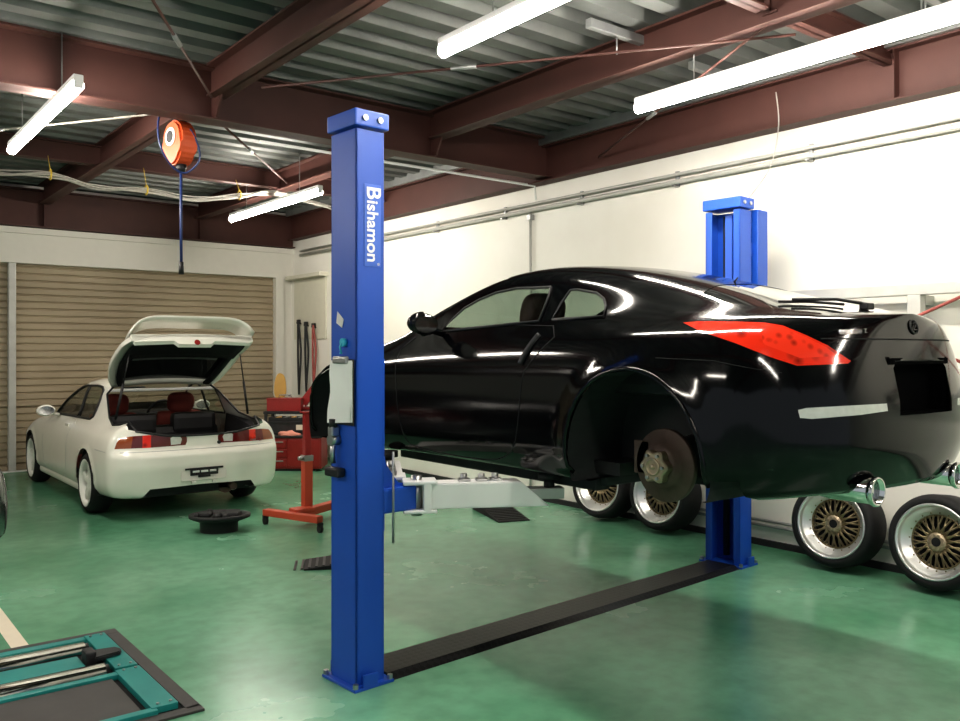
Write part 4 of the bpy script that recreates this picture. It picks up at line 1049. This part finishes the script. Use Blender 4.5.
# ================================================================== LOOSE WHEELS
def loose_wheel(label):
    t = thing('loose_wheel', label, 'wheel', (0,0,0), 0, 'loose wheels along the wall'); R = .31; h = .125
    b = MB(); b.lathe([(.238,-h+.014),(.245,-h),(.278,-h-.010),(.300,-h+.010),(R,-h+.045),(R,h-.045),(.300,h-.010),(.278,h+.010),(.245,h),(.235,h-.02)],56); b.build('tyre', M['rubber'], t)
    b = MB(); b.lathe([(.240,-h+.016),(.250,-h-.002),(.243,-h-.008),(.236,-h-.004),(.228,-h+.012),(.222,-h+.035),(.204,-h+.042),(.198,-h+.075),(.180,-h+.082),(.172,-h+.10),(.17,h-.03),(.235,h-.02)],56)
    rim = b.build('rim_lip', M['alloy'], t)
    for k in range(20):
        a = 2*PI*k/20; q = MB(); q.cyl((-h+.083,.189*math.cos(a),.189*math.sin(a)),(-h+.074,.189*math.cos(a),.189*math.sin(a)),.005,n=6); q.build('rim_bolt', M['gold'], rim)
    b = MB()
    for k in range(18):
        for sg in (-1,1):
            a0 = 2*PI*k/18; a1 = a0+sg*2*PI/24
            p0 = Vector((-h+.060,.058*math.cos(a0),.058*math.sin(a0))); p1 = Vector((-h+.088,.176*math.cos(a1),.176*math.sin(a1)))
            b.tube([p0,(p0+p1)/2+Vector((-.004,0,0)),p1],[.0075,.0065,.0075],n=6)
    b.lathe([(.178,-h+.095),(.178,-h+.080),(.168,-h+.080),(.166,-h+.095)],48); b.build('mesh_centre', M['gold'], t)
    b = MB(); b.lathe([(.030,-h+.046),(.056,-h+.046),(.062,-h+.056),(.062,-h+.085)],32)
    for k in range(10):
        a = 2*PI*k/10; b.cyl((-h+.047,.044*math.cos(a),.044*math.sin(a)),(-h+.040,.044*math.cos(a),.044*math.sin(a)),.007,n=8)
    hb = b.build('hub_face', M['hub_metal'], t)
    b = MB(); b.cyl((-h+.055,0,0),(-h+.044,0,0),.029,n=20); b.build('hub_bore', M['dark_cavity'], hb)
    b = MB(); b.cyl((-h+.125,0,0),(-h+.130,0,0),.172,n=36); b.build('backing', M['dark_cavity'], t)
    return t
w0 = loose_wheel('loose wheel with gold mesh centre under the exhaust tip')
for i, (o, x, y, rz, l) in enumerate(((w0,5.915,3.27,4,None),(None,5.88,2.53,-2,'loose wheel with gold mesh centre at the right edge of the photo'),
        (None,5.93,4.88,3,'loose wheel seen under the coupe, directly below its brake disc'),(None,5.93,5.60,6,'loose wheel under the coupe, nearest the white lift arm'))):
    o = o or copy_tree(w0, None, l)
    tl_ = math.radians(7); o.rotation_euler = Euler((0, tl_, math.radians(rz)), 'XYZ'); o.location = (x, y, .31*math.cos(tl_)+.115*math.sin(tl_)+.006)

# ================================================================== FLOOR ITEMS
def wedge(label, loc, rz, L=.74, W=.32, hh=.065):
    t = thing('rubber_ramp', label, 'ramp', loc, rz, 'black rubber ramps')
    b = MB(); b.prism([(0,0),(L,0),(L,.008),(.20,hh),(0,hh)], -W/2, W/2, Matrix(((1,0,0,0),(0,0,1,0),(0,1,0,0),(0,0,0,1))), bev=.004); b.build('ramp_body', M['rubber'], t)
    b = MB()
    for k in range(9):
        x = .24+k*.052; z = hh-(x-.20)/(L-.20)*(hh-.008); b.box((x,-W/2+.02,z-.003),(x+.018,W/2-.02,z+.004))
    b.build('grip_ribs', M['black_plastic'], t); return t
wedge('black rubber ramp on the floor under the white swing arm', (5.42,6.74,0), math.atan2(-.82,-.28))
wedge('black rubber ramp half hidden behind the near blue post', (3.38,5.50,0), math.atan2(.27,-.48), .55, .32, .05)
# spare wheel tray
t = thing('spare_wheel_tray', 'black round tray lying on the floor behind the white hatchback', 'tray', (2.86,7.35,0), math.radians(-30)); KS = .80
b = MB(); N = 40
def tr(r, z, k=1): r = r*KS; return [(r*math.cos(2*PI*i/N)*(1.12 if math.cos(2*PI*i/N) > 0 else 1), r*.86*math.sin(2*PI*i/N), z) for i in range(N)]
rings = [tr(.19,.0),(tr(.195,.085)),tr(.285,.115),tr(.31,.125),tr(.312,.150),tr(.285,.155),tr(.26,.135),tr(.15,.115),tr(.001,.11)]
vs = [p for r in rings for p in r]; b._add(vs, [(i*N+j,i*N+(j+1)%N,(i+1)*N+(j+1)%N,(i+1)*N+j) for i in range(len(rings)-1) for j in range(N)], None, True); b.build('tray_body', M['black_plastic'], t)
b = MB(); b.cyl((0,0,.11),(0,0,.16),.05,.03,n=20); b.build('centre_boss', M['black_plastic'], t)
b = MB(); b.box((.05,-.10,.11),(.19,.10,.175),.02); b.build('tool_block', M['liner'], t)
b = MB(); b.box((-.18,-.04,.12),(-.06,.09,.165),.02); b.build('foam_insert', M['liner'], t)
for a in (.5,2.1,3.4,5.2):
    b = MB(); b.cyl((.18*math.cos(a),.15*math.sin(a),.12),(.18*math.cos(a),.15*math.sin(a),.172),.028,.02,n=14); b.build('peg', M['black_plastic'], t)
# orange wheeled stand
t = thing('wheeled_stand', 'orange wheeled support stand beside the blue post', 'stand', (3.53,7.06,0))
f0, f1 = Vector((3.31,7.36,0)), Vector((3.53,6.72,0)); o_ = Vector((3.53,7.06,0)); m0 = (f0+f1)*.5; bk = Vector((4.15,7.42,0))
def bar(b, p, q, w, h, z):
    d = (q-p); L = d.length; d.normalize(); s = Vector((-d.y,d.x,0)); mx = Matrix((d,s,Vector((0,0,1)))).transposed().to_4x4(); mx.translation = p-o_+Vector((0,0,z)); b.box((0,-w/2,0),(L,w/2,h),.008,mx)
b = MB(); bar(b,f0,f1,.075,.06,.085); bar(b,m0,bk,.085,.07,.075); b.box((m0.x-o_.x+.02,m0.y-o_.y-.03,.12),(m0.x-o_.x+.22,m0.y-o_.y+.12,.17),.02); b.build('base_frame', M['orange_stand'], t)
pc = m0+(bk-m0)*.27-o_
b = MB(); b.box((pc.x-.04,pc.y-.04,.12),(pc.x+.04,pc.y+.04,.60),.006); col_ = b.build('column', M['orange_stand'], t)
b = MB(); b.box((pc.x-.045,pc.y-.045,.58),(pc.x+.045,pc.y+.045,.635),.006); b.cyl((pc.x-.045,pc.y-.01,.61),(pc.x-.09,pc.y-.01,.61),.018,n=10); b.build('clamp', M['steel'], col_)
b = MB(); b.box((pc.x-.030,pc.y-.030,.60),(pc.x+.030,pc.y+.030,1.02),.004); b.box((pc.x-.05,pc.y-.05,1.02),(pc.x+.05,pc.y+.05,1.035),.004); b.build('inner_post', M['red_enamel'], t)
for p in (f0,f1,bk):
    q = p-o_; b = MB(); b.cyl((q.x-.015,q.y,.036),(q.x+.015,q.y,.036),.036,n=20); b.box((q.x-.022,q.y-.02,.05),(q.x+.022,q.y+.02,.088),.004); b.build('caster', M['rubber'], t)

# teal roller tester let into the floor
t = thing('roller_tester', 'teal roller tester set in a black frame in the near floor corner', 'vehicle tester', (1.38,3.73,0))
ox, oy = 1.38, 3.73
def tb(b, x0, x1, y0, y1, z0, z1, bev=.003): b.box((x0-ox,y0-oy,z0),(x1-ox,y1-oy,z1),bev)
b = MB(); tb(b,-1.6,1.38,5.01,5.09,0,.012); tb(b,-1.6,1.38,3.70,3.765,0,.012); tb(b,1.315,1.38,3.745,5.01,0,.012); b.build('border_frame', M['deck_grey'], t)
b = MB(); tb(b,-1.6,1.315,3.745,5.01,.001,.004,0); b.build('pit', M['dark_cavity'], t)
b = MB(); tb(b,-1.6,1.19,4.93,4.985,.004,.03); tb(b,-1.6,1.19,4.30,4.345,.004,.03); tb(b,-1.6,1.20,3.765,3.81,.004,.03); b.build('frame_rail', M['teal'], t)
b = MB(); tb(b,1.19,1.295,4.38,4.985,.004,.034); e1 = b.build('end_cover', M['teal'], t)
b = MB(); tb(b,1.18,1.295,3.79,4.355,.004,.034); e2 = b.build('end_cover', M['teal'], t)
for e, ys_ in ((e1,(4.41,4.95)),(e2,(3.82,4.33))):
    for yy in ys_:
        for xx in (1.215,1.27): b = MB(); b.cyl((xx-ox,yy-oy,.034),(xx-ox,yy-oy,.040),.007,n=8); b.build('screw', M['steel'], e)
b = MB(); tb(b,-1.6,1.09,4.52,4.70,.004,.026,.004); b.build('centre_plate', M['teal'], t)
for yy in (4.815,4.43):
    b = MB(); b.cyl((-1.6-ox,yy-oy,.0),(1.15-ox,yy-oy,.0),.055,n=32); r_ = b.build('roller', M['chrome'], t)
    b = MB(); b.cyl((1.10-ox,yy-oy,.0),(1.17-ox,yy-oy,.0),.045,n=24); b.build('bearing', M['black_plastic'], r_)
b = MB(); tb(b,-1.6,1.15,3.815,4.295,.004,.018,.002); b.build('deck_plate', M['deck_grey'], t)
b = MB(); b.prism([(0,-.07),(.13,-.045),(.15,0),(.13,.045),(0,.07),(.03,0)], .03, .055, Matrix.Translation((1.13-ox,4.60-oy,0)), bev=.006); b.box((1.10-ox,4.56-oy,.0),(1.15-ox,4.66-oy,.075),.01); b.build('roller_latch', M['black_plastic'], t)

# ================================================================== TOOL CORNER
t = thing('tool_chest', 'red tool chest with drawers by the shutter corner', 'tool chest', (5.20,10.62,0), math.radians(-38))
b = MB(); b.box((-.40,-.24,.03),(.40,.24,.44),.012); b.build('cabinet', M['red_enamel'], t)
for k in range(3):
    b = MB(); b.box((-.38,-.255,.06+k*.125),(-.06,-.235,.165+k*.125),.006); d_ = b.build('drawer', M['red_enamel'], t)
    b = MB(); b.box((-.28,-.268,.13+k*.125),(-.10,-.253,.145+k*.125),.004); b.build('handle', M['steel'], d_)
b = MB(); b.box((-.03,-.255,.06),(.385,-.235,.42),.006); d_ = b.build('door', M['red_enamel'], t)
b = MB(); b.box((-.41,-.26,.44),(.41,.25,.47),.008); b.build('worktop', M['black_plastic'], t)
b = MB(); b.box((-.32,-.22,0),(.32,.22,.03)); b.build('plinth', M['black_plastic'], t)
TW = Matrix.Translation((5.20,10.62,0)) @ Matrix.Rotation(math.radians(-38),4,'Z'); ra = math.radians(-38)
def on(x, y, z): return TW @ Vector((x,y,z))
b = MB(); vs_ = []
tb_ = bmesh.new(); bmesh.ops.create_icosphere(tb_, subdivisions=3, radius=1)
for v in tb_.verts:
    n_ = 1+.18*math.sin(v.co.x*7+v.co.y*3)+.12*math.sin(v.co.y*9+1); v.co = Vector((v.co.x*.14*n_, v.co.y*.09*n_, max(0,v.co.z)*.055*n_))
for f in tb_.faces: f.smooth = True
b.merge(tb_); tag(b.build('cloth', M['pink_cloth'], None, on(-.05,-.16,.471), rot=(0,0,ra)), 'crumpled pink cloth on the front of the red tool chest', 'cloth')
def parts_tray(label, loc, sx, sy, h):
    t = thing('parts_tray', label, 'tray', loc, ra)
    b = MB(); b.box((-sx,-sy,0),(sx,sy,.012)); 
    for a, c in (((-sx,-sy),(sx,-sy+.012)),((-sx,sy-.012),(sx,sy)),((-sx,-sy),(-sx+.012,sy)),((sx-.012,-sy),(sx,sy))): b.box((*a,0),(*c,h))
    b.build('tray_shell', M['black_plastic'], t)
    for k in range(5):
        q = MB(); x = -sx*.7+k*sx*.34; q.cyl((x,-sy*.6,.035),(x+.05,sy*.5,.045),.014,n=8); q.build('tool', M['steel'] if k%2 else M['tan'], t)
    return t
# back bench with shelves behind the chest
t = thing('tool_bench', 'dark bench with shelves behind the red tool chest', 'bench', (5.62,11.25,0), ra)
b = MB(); b.box((-.50,-.24,.70),(.50,.24,.74),.006); b.build('top', M['black_plastic'], t)
b = MB(); b.box((-.48,-.22,.30),(.48,.22,.33),.004); b.build('shelf', M['liner'], t)
for x in (-.47,.47):
    for y in (-.21,.21): b = MB(); b.box((x-.02,y-.02,0),(x+.02,y+.02,.70),.003); b.build('leg', M['liner'], t)
BW = Matrix.Translation((5.62,11.25,0)) @ Matrix.Rotation(ra,4,'Z')
def onb(x, y, z): return BW @ Vector((x,y,z))
t = thing('crate', 'dark plastic crate standing on the red tool chest under the parts tray', 'crate', on(-.02,.08,.471), ra)
b = MB(); b.box((-.33,-.13,0),(.33,.13,.015))
for a_, c_ in (((-.33,-.13),(.33,-.112)),((-.33,.112),(.33,.13)),((-.33,-.13),(-.312,.13)),((.312,-.13),(.33,.13))): b.box((*a_,0),(*c_,.17),.003)
b.box((-.345,-.145,.155),(.345,-.11,.175),.004); b.box((-.345,.11,.155),(.345,.145,.175),.004); b.build('crate_shell', M['liner'], t)
b = MB(); b.box((-.30,-.11,.02),(.30,.11,.15),.01); b.build('crate_fill', M['black_plastic'], t)
b = MB(); b.box((.05,-.152,.06),(.22,-.146,.13)); b.build('crate_label', M['board'], t)
parts_tray('black parts tray with tools on top of the dark crate', on(-.06,.08,.647), .29, .12, .05)
def jar(label, loc, m, r=.055, h=.13):
    t = thing('jar', label, 'jar', loc)
    b = MB(); b.lathe([(.001,0),(r,0),(r,h*.75),(r*.8,h*.86),(r*.8,h*.9)],24,Matrix.Rotation(-PI/2,4,'Y')); b.build('jar_body', m, t)
    b = MB(); b.cyl((0,0,h*.88),(0,0,h),r*.86,n=20); b.build('lid', M['pipe_grey'], t); return t
jar('yellow jar with a grey lid beside the black parts tray', on(.0,-.10,.471) if False else on(.10,.04,.665) if False else on(.22,-.165,.471), M['yellow'], .075, .17)
# red upper box and slanted red jack on the bench
t = thing('toolbox', 'red toolbox at the left end of the bench', 'toolbox', onb(-.22,-.10,.741), ra)
b = MB(); b.box((-.24,-.10,0),(.24,.10,.16),.008); b.build('box', M['red_enamel'], t)
b = MB(); b.box((-.245,-.105,.155),(.245,.105,.185),.01); b.build('lid', M['red_enamel'], t)
b = MB(); b.tube([(-.09,0,.185),(-.08,0,.225),(.08,0,.225),(.09,0,.185)],.010); b.build('handle', M['steel'], t)
t = thing('jack', 'slanted red jack leaning on the wall at the bench', 'jack', onb(-.05,.14,.782), ra)
mx = Matrix.Rotation(math.radians(38),4,'Y')
b = MB(); b.box((-.06,-.06,.0),(.06,.06,.55),.012,mx); b.box((-.08,-.09,-.04),(.20,.09,.0),.01); b.build('jack_body', M['red_enamel'], t)
for k in range(4):
    b = MB(); b.cyl((-.06+k*.06,-.07,.0),(-.06+k*.06,-.07,.03),.018,n=10); b.build('socket', M['alloy'], t)
t = thing('paddle', 'yellow wooden paddle standing at the shutter corner', 'paddle', onb(-.36,.20,.93), ra)
b = MB(); b.prism(smoothpoly([(-.07,0),(.07,.0),(.085,.17),(.05,.31),(-.03,.33),(-.08,.2)],4), -.012, .012, Matrix(((1,0,0,0),(0,0,1,0),(0,1,0,0),(0,0,0,1)))); b.build('blade', M['tan'], t)
b = MB(); b.cyl((0,0,-.19),(0,0,.02),.015,n=10); b.build('handle', M['tan'], t)
# hoses and straps hung on the wall
for k, (y, z0, z1, m_, l) in enumerate(((12.30,2.02,.95,'black_plastic','black hose hanging from a wall hook by the corner'),(12.05,1.98,1.0,'liner','dark air hose looped beside the black hose on the wall'),(11.80,1.95,1.05,'red_rod','dull red hose hanging rightmost on the corner wall'))):
    t = thing('hanging_hose', l, 'hose', (WX,y,z0), 0, 'hoses on the corner wall')
    b = MB(); L = z0-z1
    b.tube(spline([(-.08,0,0),(-.06,.05,-.05),(-.05,.07,-L*.5),(-.06,.02,-L),(-.09,-.05,-L*.9),(-.07,-.07,-L*.4),(-.09,-.03,.0),(-.06,.02,.04)],8), .016); b.build('hose', M[m_], t)
    b = MB(); b.cyl((0,0,.0),(-.11,0,.02),.01,n=8); b.box((-.10,-.03,.0),(-.05,.03,.07),.01); b.build('hook', M['black_plastic'], t)
# bottles and black helmets-like lamps on the bench
for k, (x, y, r, h, mm, l) in enumerate(((.30,.05,.05,.30,'black_plastic','black spray bottle on the right part of the bench'),(.41,-.05,.045,.26,'alloy','silver spray can at the right end of the bench'),(-.22,.20,.05,.22,'lift_white','white plastic bottle behind the red toolbox on the bench'))):
    t = thing('bottle', l, 'bottle', onb(x,y,.741))
    b = MB(); b.lathe([(.001,0),(r,0),(r,h*.7),(r*.4,h*.82),(r*.4,h*.88)],20,Matrix.Rotation(-PI/2,4,'Y')); b.build('bottle_body', M[mm], t)
    b = MB(); b.cyl((0,0,h*.86),(0,0,h),r*.45,n=14); b.box((-.05,-.012,h*.94),(.02,.012,h),.005); b.build('cap', M['black_plastic'], t)
# ================================================================== LIGHT
w = bpy.data.worlds.new('world'); scn.world = w; w.use_nodes = True
bg = w.node_tree.nodes['Background']; bg.inputs[0].default_value = (.85,.93,1,1); bg.inputs[1].default_value = .42
scn.view_settings.view_transform = 'Standard'
scn.view_settings.look = 'Medium High Contrast'
scn.view_settings.exposure = 0.03
scn.cycles.max_bounces = 8
